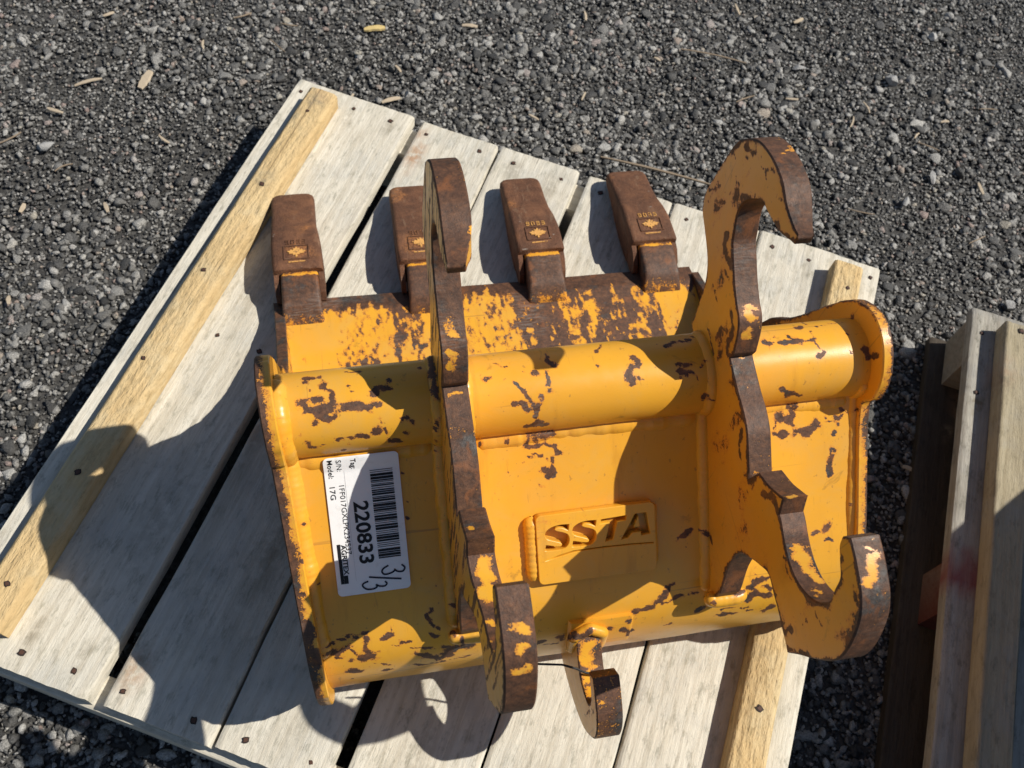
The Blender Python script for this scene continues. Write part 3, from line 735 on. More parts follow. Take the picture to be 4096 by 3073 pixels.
def frustum_points(n):
    """random ground points over the strip of yard in view, thinned out under the pallet"""
    P = []
    while sum(len(p) for p in P) < n:
        x = rng.uniform(-1.05, 1.5, n); y = rng.uniform(-0.75, 1.15, n)
        t = (y + 0.39) / (0.976 + 0.39); left = -0.683 - 0.116 * t - 0.16; right = 0.602 + 0.64 * t + 0.14
        ok = (x > left) & (x < right) & ~in_pallet(x, y, 0.10)
        ok &= (y > -0.48 - 0.14 * np.clip((x + 0.683) / 1.28, 0, 1))
        P.append(np.c_[x[ok], y[ok]])
    return np.vstack(P)[:n]
def gravel(name, n, rmin, rmax, power, sub, shapes, dz):
    W_, F = rock_shapes(sub, shapes); nv = len(W_[0]); P = frustum_points(n)
    r = rmin + (rmax - rmin) * rng.random(n) ** power
    cl = fbm(np.c_[P, P[:, :1] * 0], 4.2, 21); keep = rng.random(n) < np.clip((cl - 0.30) * 3.2, 0.25, 1.0) if name != 'fine_gravel' else rng.random(n) < 1.1
    P, r = P[keep], r[keep]; n = len(P)
    th = rng.uniform(0, 2 * math.pi, n); sh = rng.integers(0, shapes, n); Wc = np.array(W_)[sh]
    V = Wc * r[:, None, None] * np.array((1, 1, 0.72)); c, s = np.cos(th)[:, None], np.sin(th)[:, None]
    X = V[:, :, 0] * c - V[:, :, 1] * s; Y = V[:, :, 0] * s + V[:, :, 1] * c
    und = (fbm(np.c_[P, P[:, :1] * 0], 7, 4) - 0.5) * 0.012
    V = np.stack([X + P[:, :1], Y + P[:, 1:], V[:, :, 2] + GZ + dz + (r * 0.25 + und)[:, None]], -1).reshape(-1, 3)
    FF = (F[None] + (np.arange(n) * nv)[:, None, None]).reshape(-1, 3)
    me = bpy.data.meshes.new(name); me.vertices.add(len(V)); me.vertices.foreach_set('co', V.astype(np.float32).ravel())
    me.loops.add(FF.size); me.loops.foreach_set('vertex_index', FF.astype(np.int32).ravel())
    me.polygons.add(len(FF)); me.polygons.foreach_set('loop_start', np.arange(0, FF.size, 3, dtype=np.int32))
    me.update(calc_edges=True); me.materials.append(M_STONE)
    tag(link(bpy.data.objects.new(name, me)), kind='stuff')
gravel('fine_gravel', 85000, 0.0015, 0.0040, 1.4, 1, 18, -0.0014)
gravel('medium_gravel', 24000, 0.0030, 0.0076, 1.7, 1, 24, -0.0010)
gravel('coarse_gravel', 4200, 0.0050, 0.0112, 2.8, 2, 24, -0.002)

# ================================================================== PALLETS
def board(name, L, Wd, T, mat, parent, loc, seed, edge=0.0015, wane=0.0, round_=0.002, spray=None, ny=70, nx=26):
    """a sawn board: local Y along the grain, top face at local z = 0, its own slightly uneven edges and cupping"""
    ys = np.linspace(-L / 2, L / 2, ny); rings = []
    sx = np.linspace(-1, 1, nx); z3 = np.zeros(ny)
    eL = (fbm(np.c_[ys, z3, z3], 9, seed) - .5) * 2 * edge; eR = (fbm(np.c_[ys, z3, z3], 9, seed + 31) - .5) * 2 * edge
    wn = np.maximum(0, fbm(np.c_[ys, z3, z3], 5, seed + 77) - 0.55) * wane
    for k, y in enumerate(ys):
        ring = []
        a = -Wd / 2 + eL[k] ; b = Wd / 2 + eR[k] - wn[k]
        rd = round_ if 0 < k < ny - 1 else round_ * (1.6 if round_ < 0.003 else 1.0)
        ring.append((a, y, -T)); ring.append((a, y, -rd))
        for s in sx:
            x = a + rd + (b - a - 2 * rd) * (s + 1) / 2
            ring.append((x, y, 0.0007 * math.sin(s * 2.2 + seed) - (0.0006 if k in (0, ny - 1) else 0)))
        ring.append((b, y, -rd)); ring.append((b + wn[k] * 0.5, y, -T)); rings.append(ring)
    R = np.array(rings); n, m, _ = R.shape; V = R.reshape(-1, 3)
    V[:, 2] += (fbm(np.c_[V[:, 0], V[:, 1], V[:, 0] * 0], (30, 6, 1), seed) - .5) * 0.0012 * (V[:, 2] > -T * 0.5)
    F = [(i * m + j, i * m + (j + 1) % m, (i + 1) * m + (j + 1) % m, (i + 1) * m + j) for i in range(n - 1) for j in range(m)]
    F.append(tuple(range(m))[::-1]); F.append(tuple(range((n - 1) * m, n * m)))
    e1 = np.abs(V[:, 1]) > L / 2 - 0.001; V[e1, 1] += np.sign(V[e1, 1]) * (vnoise(np.c_[V[e1, 0], V[e1, 2], V[e1, 0] * 0], (420, 200, 1), seed) - .55) * 0.0018
    at = {'spray': spray(V + np.array(loc)) if spray else np.zeros(len(V))}
    Vw = V + np.array(loc)
    for key, spots in (('stain', STAIN), ('tan', TAN)):
        a_ = np.zeros(len(V))
        if name != 'runner':
            for (b_, a0_, rb, ra, k_) in spots:
                d_ = np.hypot((Vw[:, 0] - b_) / rb, (Vw[:, 1] - a0_) / ra) + (fbm(Vw, 45, 33) - .5) * 0.9; a_ = np.maximum(a_, np.clip(1.2 - d_, 0, 1) * k_ * 1.25)
        at[key] = a_
    o = mesh(name, V, F, mat, parent, at, loc=loc); fix_normals(o); smooth_by_angle(o, 50)
    return o
# blotches: (across, along, half width, half length, strength) in the pallet's frame
STAIN = [(-.13, .37, .016, .03, .55), (-.06, .36, .02, .035, .5), (-.412, .37, .008, .03, .5), (-.347, .37, .008, .03, .5), (.30, .37, .008, .03, .45), (.36, .365, .007, .025, .45), (-.413, -.53, .008, .03, .6), (-.347, -.528, .008, .03, .5), (-.284, -.53, .009, .03, .55),
         (-.20, -.30, .022, .14, .5), (-.18, -.12, .016, .12, .45), (-.29, -.20, .012, .10, .5), (-.40, .03, .03, .10, .3), (-.458, .35, .016, .022, .75), (-.460, .175, .012, .018, .6), (.05, .33, .02, .07, .3), (.20, -.50, .03, .08, .35), (.06, -.50, .02, .05, .35), (-.08, -.52, .02, .05, .3), (-.478, .315, .010, .013, 1.5), (.40, -.2, .02, .2, .3), (-.35, -.35, .03, .1, .3)]
TAN = [(-.283, .335, .016, .05, .8), (-.292, .384, .012, .022, .7), (-.283, -.525, .018, .028, .65), (-.297, -.20, .010, .02, .5), (-.459, .37, .02, .03, .3)]
def runner(name, x0, x1, y0, y1, z0, z1, mat, parent, seed, spray=None):
    """cross runner under the boards, grain across the pallet"""
    o = board(name, x1 - x0, y1 - y0, z1 - z0, mat, parent, ((x0 + x1) / 2, (y0 + y1) / 2, z1), seed, 0.001, ny=24, nx=6, spray=None)
    o.rotation_euler = (0, 0, math.pi / 2)
    if spray:
        V = np.array([v.co[:] for v in o.data.vertices]); Vp = np.c_[-V[:, 1], V[:, 0], V[:, 2]] + np.array(o.location)
        o.data.attributes['spray'].data.foreach_set('value', spray(Vp).astype(np.float32))
    return o
NAIL_ME = None
def nail(x, y, z, parent, i):
    global NAIL_ME
    if NAIL_ME is None:
        V, F = [], []; k = 10
        for r, zz in ((0.0037, -0.0012), (0.0035, 0.0003), (0.0023, 0.0004), (0.0020, 0.0009)):
            for a in range(k):
                q = 1 + 0.22 * math.sin(a * 2.4) + 0.1 * math.sin(a * 4.1); V.append((r * q * math.cos(a * 2 * math.pi / k), r * q * 1.15 * math.sin(a * 2 * math.pi / k), zz))
        for t in range(3):
            for a in range(k): F.append((t * k + a, t * k + (a + 1) % k, (t + 1) * k + (a + 1) % k, (t + 1) * k + a))
        F.append(tuple(range(3 * k, 4 * k)))
        NAIL_ME = bpy.data.meshes.new('nail_head'); NAIL_ME.from_pydata(V, [], F); NAIL_ME.materials.append(M_NAIL); NAIL_ME.materials.append(M_NAILHEAD)
        for f in NAIL_ME.polygons: f.material_index = 1 if f.index >= 2 * k else 0
    o = link(bpy.data.objects.new('nail_head', NAIL_ME), parent); o.location = (x, y, z + 0.0004); o.rotation_euler = (0, 0, i * 1.7)
    s = 0.8 + 0.4 * ((i * 37) % 10) / 10; o.scale = (s, s, 1)
# first pallet: local X across (B), local Y along (A)
PA = math.atan2(-AX[0], AX[1])     # rotation that carries local Y onto the board direction
p1 = empty('wood_pallet', (0, 0, GZ), PA)
tag(p1, 'pale new softwood pallet with two raised yellow strips, carrying the yellow bucket', 'pallet', 'wood pallets on the gravel')
DZ = -GZ                            # deck height in the pallet's own frame
A0, A1 = -0.571, 0.412
for k, (b0, b1, a0, a1) in enumerate(((-0.521, -0.3155, -0.571, 0.413), (-0.2985, -0.1635, -0.569, 0.409), (-0.1605, -0.0265, -0.566, 0.411),
                                      (-0.0095, 0.1310, -0.567, 0.410), (0.1345, 0.2750, -0.566, 0.412), (0.2785, 0.4730, -0.565, 0.4135))):
    board('deck_board', a1 - a0, b1 - b0, 0.021, M_WOOD, p1, ((b0 + b1) / 2, (a0 + a1) / 2, DZ), 11 + k * 7, 0.0016, 0.03 if k in (1,) else 0.01)
board('cleat', 0.918, 0.0475, 0.030, M_CLEAT, p1, (-0.4588, -0.081, DZ + 0.0305), 71, 0.0012, 0.0, 0.005)
board('cleat', 0.955, 0.0450, 0.030, M_CLEAT, p1, (0.4160, -0.100, DZ + 0.0305), 83, 0.0015, 0.0, 0.004)
for y0, y1 in ((-0.5765, -0.536), (-0.102, -0.064), (0.345, 0.404)):
    runner('runner', -0.518, 0.470, y0, y1, 0.0, DZ - 0.0215, M_WOOD, p1, 5 + int(y1 * 90))
for i, (b, a) in enumerate(((-.412, .388), (-.347, .387), (-.506, .387), (-.283, .384), (-.191, .385), (-.132, .384), (-.05, .383), (.017, .382), (.106, .383), (.16, .385), (.25, .386), (.301, .387), (.361, .384), (.46, .390),
                             (-.413, -.549), (-.347, -.547), (-.284, -.548), (-.194, -.549), (-.130, -.548), (-.051, -.545), (-.41, -.082), (-.345, -.084), (-.284, -.080), (.019, -.548), (.110, -.547), (.165, -.546), (.25, -.548), (.32, -.547))):
    nail(b, a, DZ, p1, i)
for i, (b, a) in enumerate(((-.462, .326), (-.46, .164), (-.464, -.008), (-.468, -.165), (-.459, -.338), (-.458, -.489), (.42, .329), (.417, -.317))):
    nail(b, a, DZ + 0.0312, p1, i + 40)
# second pallet, at the right edge of the frame
A2 = np.array((0.463, 0.886)); A2 /= np.linalg.norm(A2); B2 = np.array((A2[1], -A2[0])); TL2 = np.array((0.738, 0.051))
c2 = TL2 - A2 * 0.49 + B2 * 0.5
p2 = empty('wood_pallet', (c2[0], c2[1], GZ), math.atan2(-A2[0], A2[1]))
tag(p2, 'weathered grey pallet with red spray paint, cut off by the right edge of the photo', 'pallet', 'wood pallets on the gravel')
def spray2(P):
    y = P[:, 1]; n = fbm(P, 18, 8)
    return np.clip(1.15 - np.abs(y - 0.035) / 0.035 - (n - .5) * 2.2 + (fbm(P, 160, 9) - .5) * 1.2, 0, 1) * np.clip(1.3 - (P[:, 0] + 0.47) / 0.03, 0, 1) * 0.85
x0 = -0.5
for k, (b0, w_) in enumerate(((0.0, 0.20), (0.203, 0.14), (0.347, 0.14), (0.497, 0.14), (0.641, 0.14), (0.785, 0.2))):
    board('deck_board', 0.98, w_, 0.021, M_WOOD2, p2, (x0 + b0 + w_ / 2, 0, DZ), 101 + k * 5, 0.0020, 0.02, spray=spray2)
board('cleat', 0.935, 0.045, 0.030, M_CLEAT2, p2, (x0 + 0.037 + 0.0225, -0.010, DZ + 0.0305), 131, 0.0014, 0.0, 0.003)
board('cleat', 0.93, 0.045, 0.030, M_CLEAT2, p2, (x0 + 0.93, 0, DZ + 0.0305), 137, 0.0014, 0.0, 0.003)
for y0, y1 in ((0.40, 0.483), (-0.005, 0.070), (-0.485, -0.40)):
    runner('runner', -0.492 if y1 < 0.3 and y0 > -0.3 else -0.495, 0.492, y0, y1, 0.0205, DZ - 0.0215, M_RUNNER, p2, 205 + int(y1 * 90), (lambda P: np.clip(1.2 - (P[:, 0] + 0.46) / 0.05, 0, 1) * np.clip(fbm(P, 40, 3) * 3.2 - 0.2, 0, 1)) if y0 > -0.3 and y1 < 0.3 else None)
for xb in (-0.475, 0.0, 0.475):
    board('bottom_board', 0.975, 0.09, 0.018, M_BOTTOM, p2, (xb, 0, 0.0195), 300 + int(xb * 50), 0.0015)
for i, (x, y) in enumerate(((0.017, -0.045), (0.06, -0.045), (0.016, -0.155), (0.15, -0.045))):
    nail(x0 + x, 0.49 + y, DZ + (0.0312 if i == 1 else 0), p2, i + 3)

# ================================================================== EXCAVATOR BUCKET  (u = x across, v = y towards the teeth, w = z up)
bk = empty('excavator_bucket', (0, -0.12, 0.0))
tag(bk, 'worn yellow excavator bucket with hook plates and four rusty teeth, lying on the pale pallet', 'excavator bucket')
class Off:                                   # parts are modelled in scene metres; shift them under the bucket's Empty
    pass
def under(o):
    o.location = (0, 0.12, 0.0) if o.parent is bk else o.location
    return o
TC = np.array((-0.190, 0.345)); TR = 0.0405            # torque tube centre (v, w) and radius
# --- shell: back sheet, heel and floor, as one bent plate
def bez(a, b, c, d, n):
    t = np.linspace(0, 1, n)[:, None]
    return (1 - t) ** 3 * a + 3 * (1 - t) ** 2 * t * b + 3 * (1 - t) * t * t * c + t ** 3 * d
J = np.array((-0.221, 0.333)); K = np.array((-0.340, 0.2315)); H = np.array((-0.3965, 0.132)); Bt = np.array((-0.325, 0.004))
dn = (K - J) / np.linalg.norm(K - J)
prof = np.vstack([J + (K - J) * np.linspace(0, 1, 80)[:, None], bez(K, K + dn * 0.042, H + (0, 0.048), H, 60)[1:], bez(H, H - (0, 0.06), Bt - (0.05, 0), Bt, 50)[1:], np.c_[np.linspace(Bt[0], 0.02, 50)[1:], np.full(49, 0.004)]])
tng = np.gradient(prof, axis=0); tng /= np.linalg.norm(tng, axis=1)[:, None]; nrm = np.stack([tng[:, 1], -tng[:, 0]], 1)   # outward (up and back)
if nrm[10, 1] < 0: nrm = -nrm
def shell():
    us = np.linspace(-0.283, 0.2935, 274)
    out = np.zeros((len(us), len(prof), 3)); inn = out.copy(); inner = prof - nrm * 0.010
    for i, u in enumerate(us):
        out[i, :, 1:] = prof; inn[i, :, 1:] = inner
        out[i, :, 0] = taper(np.full(len(prof), u), prof[:, 0]); inn[i, :, 0] = taper(np.full(len(prof), u), inner[:, 0])
    dent = (fbm(out.reshape(-1, 3), 9, 2).reshape(out.shape[:2]) - .5) * 0.0035
    out[:, :, 1] += nrm[None, :, 0] * dent; out[:, :, 2] += nrm[None, :, 1] * dent
    V = out.reshape(-1, 3)
    base = -0.66 + (fbm(V, 40, 1) - .5) * 0.5 + np.clip((0.19 - V[:, 2]) / 0.1, 0, 1) * 0.40 * (V[:, 1] < -0.3) * np.clip(fbm(V, (14, 30, 30), 7) * 3 - .7, 0, 1.2)
    o = grid('shell', np.concatenate([out, inn[:, ::-1]], 1), M_PAINT, bk, np.concatenate([base.reshape(out.shape[:2]), np.full(inn.shape[:2], -0.3)], 1)); fix_normals(o); smooth_by_angle(o, 50)
    return under(o)
shell()
def tube():
    us = np.linspace(-0.284, 0.294, 290); an = np.linspace(0, 2 * math.pi, 128, endpoint=False); P = np.zeros((len(an), len(us), 3))
    for i, a in enumerate(an): P[i, :, 0] = us; P[i, :, 1] = TC[0] + TR * math.cos(a); P[i, :, 2] = TC[1] + TR * math.sin(a)
    V = P.reshape(-1, 3)
    o = grid('torque_tube', P, M_PAINT, bk, -0.66 + (fbm(V, 40, 4) - .5) * 0.5, close_u=True); fix_normals(o)
    return under(o)
tube()
# --- floor lip (cutting edge)
def lip():
    us = np.linspace(-0.297, 0.297, 250); vs_ = np.linspace(0.158, -0.06, 90)
    top = lambda v: 0.028 + np.where(v > 0.13, -(v - 0.13) * 0.30, 0) - np.where(v < 0.02, (0.02 - v) * 0.1, 0)
    sec = [(0.158, 0.010)] + [(v, float(top(v))) for v in vs_] + [(-0.06, 0.008)]
    sec = np.array(sec); P = np.zeros((len(us), len(sec), 3))
    for i, u in enumerate(us): P[i, :, 0] = taper(np.full(len(sec), u), sec[:, 0]); P[i, :, 1:] = sec
    V = P.reshape(-1, 3)
    V[:, 1] += (V[:, 1] > 0.12) * (fbm(V, (14, 1, 1), 6) - .5) * 0.006
    st = fbm(V, (95, 16, 10), 12, 3); big = fbm(V, (16, 9, 4), 14, 3); fine = fbm(V, (240, 110, 50), 15, 2)
    edge = np.clip((V[:, 1] - 0.122) / 0.030, 0, 1)
    base = 0.02 + edge * 0.80 + (st - .5) * 2.0 + (big - .5) * 1.9 + (fine - .5) * 1.5 + np.clip(V[:, 0] + 0.02, -.1, .12) * 1.5
    cl = np.clip((-0.205 - V[:, 0]) / 0.05, 0, 1) * np.clip((0.135 - V[:, 1]) / 0.02, 0, 1)       # the left end keeps its paint
    cr = np.clip((V[:, 0] - 0.225) / 0.03, 0, 1) * np.clip((0.125 - V[:, 1]) / 0.02, 0, 1)
    base = base - (cl + cr) * 1.0
    F = P.shape
    o = grid('cutting_edge', V.reshape(F), M_PAINT, bk, np.clip(base, -1, 1)); fix_normals(o); smooth_by_angle(o, 40)
    return under(o)
lip()
# --- side plates
SIDE = [(0.140, 0.030, 1), (0.10, 0.048), (0.04, 0.085), (-0.01, 0.128), (-0.041, 0.172), (-0.058, 0.213), (-0.079, 0.246), (-0.096, 0.279), (-0.115, 0.322), (-0.133, 0.363),
        (-0.150, 0.389), (-0.166, 0.403), (-0.183, 0.410), (-0.202, 0.409), (-0.216, 0.403), (-0.230, 0.391), (-0.240, 0.375), (-0.245, 0.358), (-0.251, 0.342), (-0.313, 0.2875), (-0.352, 0.250),
        (-0.388, 0.214), (-0.410, 0.176), (-0.4155, 0.135), (-0.407, 0.085), (-0.387, 0.04), (-0.352, 0.008), (-0.30, 0.0006, 1), (0.12, 0.0006, 1)]
sl_ = catmull(SIDE, 5)
SIDE_R = SIDE[:17] + [(-0.245, 0.354), (-0.2435, 0.326), (-0.313, 0.2655), (-0.352, 0.2315), (-0.384, 0.200), (-0.4025, 0.168), (-0.407, 0.132), (-0.3995, 0.085), (-0.3815, 0.04)] + SIDE[-3:]
sr_ = catmull(SIDE_R, 5)
under(plate('side_plate', sl_, -0.297, -0.2832, 0.0032, M_PAINT, bk, -0.5, 0.12, 0.004, umap=taper, seed=1, jag=0.004, basefn=lambda V: 0.9 * np.clip((V[:, 1] + 0.10) / 0.06, 0, 1) * (np.abs(V[:, 0] + 0.2901) < 0.0065) + 0.38 - 0.95 * np.clip((V[:, 0] + 0.2965) / 0.012, 0, 1) * (V[:, 1] < -0.1)))
under(plate('side_plate', sr_, 0.2930, 0.3045, 0.0032, M_PAINT, bk, -0.6, -0.1, 0.003, umap=taper, seed=2, jag=0.002, basefn=lambda V: 0.9 * np.clip((V[:, 1] + 0.12) / 0.06, 0, 1) + np.clip((V[:, 0] - 0.3005) / 0.003, 0, 1) * 0.45 - np.clip((0.2990 - V[:, 0]) / 0.004, 0, 1) * 0.25 * (V[:, 1] < -0.2)))
# --- hook plates
EAR = [(-0.175, 0.345, 1), (-0.140, 0.360, 1), (-0.1356, 0.3954), (-0.1304, 0.4208), (-0.1174, 0.440), (-0.091, 0.4544), (-0.0768, 0.462), (-0.0701, 0.4803), (-0.0726, 0.5007), (-0.0776, 0.5318), (-0.0825, 0.5542),
       (-0.0896, 0.5701), (-0.1109, 0.5928), (-0.1364, 0.6035), (-0.1637, 0.6058), (-0.1842, 0.5992), (-0.2041, 0.5984), (-0.2151, 0.6005, 1), (-0.2141, 0.5898, 1), (-0.2055, 0.5849), (-0.194, 0.5771), (-0.1807, 0.5729),
       (-0.1656, 0.5698), (-0.1569, 0.5691), (-0.1498, 0.564), (-0.1374, 0.5485), (-0.1315, 0.5353), (-0.1311, 0.5212), (-0.1382, 0.5065), (-0.1433, 0.4969), (-0.1551, 0.4877), (-0.1715, 0.4761), (-0.1879, 0.4675),
       (-0.1985, 0.4640), (-0.2065, 0.4570), (-0.2120, 0.4470), (-0.2185, 0.4300, 1), (-0.2165, 0.4210, 1), (-0.2230, 0.4195, 1), (-0.2507, 0.4150), (-0.2685, 0.4140), (-0.2853, 0.4094), (-0.2983, 0.401), (-0.3217, 0.3832, 1),
       (-0.326, 0.4063, 1), (-0.3407, 0.4161), (-0.3489, 0.4234), (-0.3629, 0.4379, 1), (-0.3707, 0.4205, 1), (-0.3890, 0.4195), (-0.4069, 0.4245), (-0.4239, 0.4320), (-0.4374, 0.4390), (-0.4497, 0.4511), (-0.4585, 0.4669),
       (-0.4592, 0.4821), (-0.4543, 0.4940), (-0.4496, 0.5074), (-0.4393, 0.5152), (-0.4305, 0.522), (-0.4268, 0.5296, 1), (-0.4318, 0.5399, 1), (-0.4425, 0.5379), (-0.4537, 0.5346), (-0.4681, 0.5287), (-0.478, 0.5208), (-0.4851, 0.5113), (-0.4935, 0.4928),
       (-0.4987, 0.4725), (-0.4984, 0.4515), (-0.4891, 0.4181), (-0.4824, 0.3991), (-0.4755, 0.3762, 1), (-0.4662, 0.3787), (-0.4533, 0.3803), (-0.4348, 0.3836), (-0.4112, 0.3795), (-0.3942, 0.3558), (-0.3813, 0.3346), (-0.3690, 0.3100), (-0.372, 0.27),
       (-0.386, 0.235, 1), (-0.385, 0.185, 1), (-0.34, 0.2255, 1), (-0.221, 0.325, 1)]
ear = catmull(EAR, 4)
UL, UR, ET = -0.1365, 0.1300, 0.0232
def worn_tip(V, toe=-0.0095):
    """the outer hook's point is ground off on its right-hand side"""
    d = np.hypot(V[:, 1] + 0.222, V[:, 2] - 0.600); k = np.clip(1 - d / 0.048, 0, 1); k = k * k * (3 - 2 * k)
    u0, u1 = V[:, 0].min(), V[:, 0].max(); V = V.copy(); V[:, 0] = u0 + (V[:, 0] - u0) * (1 - 0.45 * k)
    V[:, 2] -= 0.004 * k * (V[:, 2] > 0.6)
    t = np.clip((-0.372 - V[:, 1]) / 0.06, 0, 1); V[:, 0] += toe * t * t * (3 - 2 * t)       # the rear hook is bent in a little
    return V
under(plate('hook_plate', ear, UL, UL + ET, 0.0024, M_PAINT, bk, -0.55, 0.42, 0.0052, seed=3, post=lambda V: worn_tip(V, 0.0045), basefn=lambda V: np.where(V[:, 0] < UL + 0.0006, np.clip((fbm(V, (1, 300, 16), 91, 2) - .47) * 5.0, -.2, .85), 0)))
under(plate('hook_plate', ear, UR, UR + ET, 0.0024, M_PAINT, bk, -0.58, 0.40, 0.0055, seed=4, post=worn_tip, basefn=lambda V: np.where(V[:, 0] < UR + 0.0006, np.clip((fbm(V, (1, 60, 26), 95, 3) - .55) * 4.0, -.1, .7) * np.clip((V[:, 2] - .30) / .1, 0, 1), 0)))
# --- weld beads
def on_back(u, s, h=0.0):
    p = J + dn * s; n_ = np.array((-0.648, 0.7612)); n_ = np.array((dn[1], -dn[0])); n_ = n_ if n_[1] > 0 else -n_
    return np.array((u, *(p + n_ * h)))
segs = [(-0.281, UL - 0.004), (UL + ET + 0.004, UR - 0.004), (UR + ET + 0.004, 0.290)]
for k, (a, b) in enumerate(segs):
    under(bead('weld_bead', [on_back(a + (b - a) * t, 0.0105 + 0.0012 * math.sin(7 * t + k), -0.0108) for t in np.linspace(0, 1, 30)], 0.0130, bk, seed=k, rip=0.0))
def back_path(u, off, s0=0.0, s1=1.0):
    q = prof[:112] + nrm[:112] * off
    return [np.array((u, *p)) for p in q[int(s0 * 111):int(s1 * 111) + 1]]
def tube_path(u, a0, a1, off):
    return [np.array((u, TC[0] + (TR + off) * math.cos(math.radians(a)), TC[1] + (TR + off) * math.sin(math.radians(a)))) for a in np.linspace(a0, a1, 24)]
for k, (u, s1) in enumerate(((UL - 0.001, 1), (UL + ET + 0.001, 1), (UR - 0.001, 1), (UR + ET + 0.001, 1))):
    under(bead('weld_bead', tube_path(u, 25, 205, -0.0062) + back_path(u, -0.0045, 0.03, 0.93), 0.0095, bk, seed=10 + k))
for k, u in enumerate((-0.2825, 0.2925)):
    under(bead('weld_bead', [np.array((float(taper(u, p[1])), p[1], p[2])) for p in tube_path(u, 60 if k == 0 else 160, 205, -0.004) + back_path(u, -0.004, 0.03, 1.0)], 0.0105 if k == 0 else 0.0072, bk, seed=20 + k))
# weld pads where each hook plate ends on the heel
for k, u in enumerate((UL + ET / 2, UR + ET / 2)):
    under(bead('weld_bead', [np.array((u - 0.022, -0.382, 0.213)), np.array((u - 0.012, -0.3865, 0.212)), np.array((u + 0.012, -0.3865, 0.212)), np.array((u + 0.024, -0.382, 0.212))], 0.0075, bk, seed=30 + k))
# --- lifting hook on the heel, with its pad
def pad():
    i0 = int(np.argmin(np.abs(prof[:, 1] - 0.188) + (prof[:, 0] > -0.3) * 9)); i1 = int(np.argmin(np.abs(prof[:150, 1] - 0.150) + (prof[:150, 0] > -0.3) * 9))
    idx = np.arange(i0, i1 + 1); us = np.linspace(-0.022, 0.050, 36); P = np.zeros((len(us), len(idx) + 2, 3))
    for i, u in enumerate(us):
        e = min(i, len(us) - 1 - i); h = 0.0065 * min(1.0, e / 2.0) - 0.001
        q = prof[idx] + nrm[idx] * h; q = np.vstack([prof[idx[0]] - nrm[idx[0]] * 0.002, q, prof[idx[-1]] - nrm[idx[-1]] * 0.002]); P[i, :, 0] = u; P[i, :, 1:] = q
    o = grid('hook_pad', P, M_PAINT, bk, -0.45); fix_normals(o); smooth_by_angle(o, 60); return under(o)
pad()
LH = [(-0.385, 0.078, 1), (-0.403, 0.078), (-0.442, 0.095), (-0.476, 0.124), (-0.4915, 0.155), (-0.496, 0.180), (-0.4845, 0.204), (-0.461, 0.220), (-0.447, 0.226, 1), (-0.438, 0.212, 1), (-0.450, 0.207), (-0.460, 0.198), (-0.464, 0.185),
      (-0.459, 0.173), (-0.446, 0.165), (-0.430, 0.163), (-0.415, 0.170), (-0.400, 0.180), (-0.385, 0.185, 1)]
under(plate('lifting_hook', catmull(LH, 4), -0.015, 0.0115, 0.0022, M_PAINT, bk, -0.45, 0.25, 0.003, seed=6))
under(bead('weld_bead', [np.array((-0.017, -0.402, 0.15)), np.array((-0.017, -0.396, 0.182)), np.array((0.0, -0.392, 0.189)), np.array((0.014, -0.396, 0.182)), np.array((0.0135, -0.402, 0.15))], 0.006, bk, seed=41))
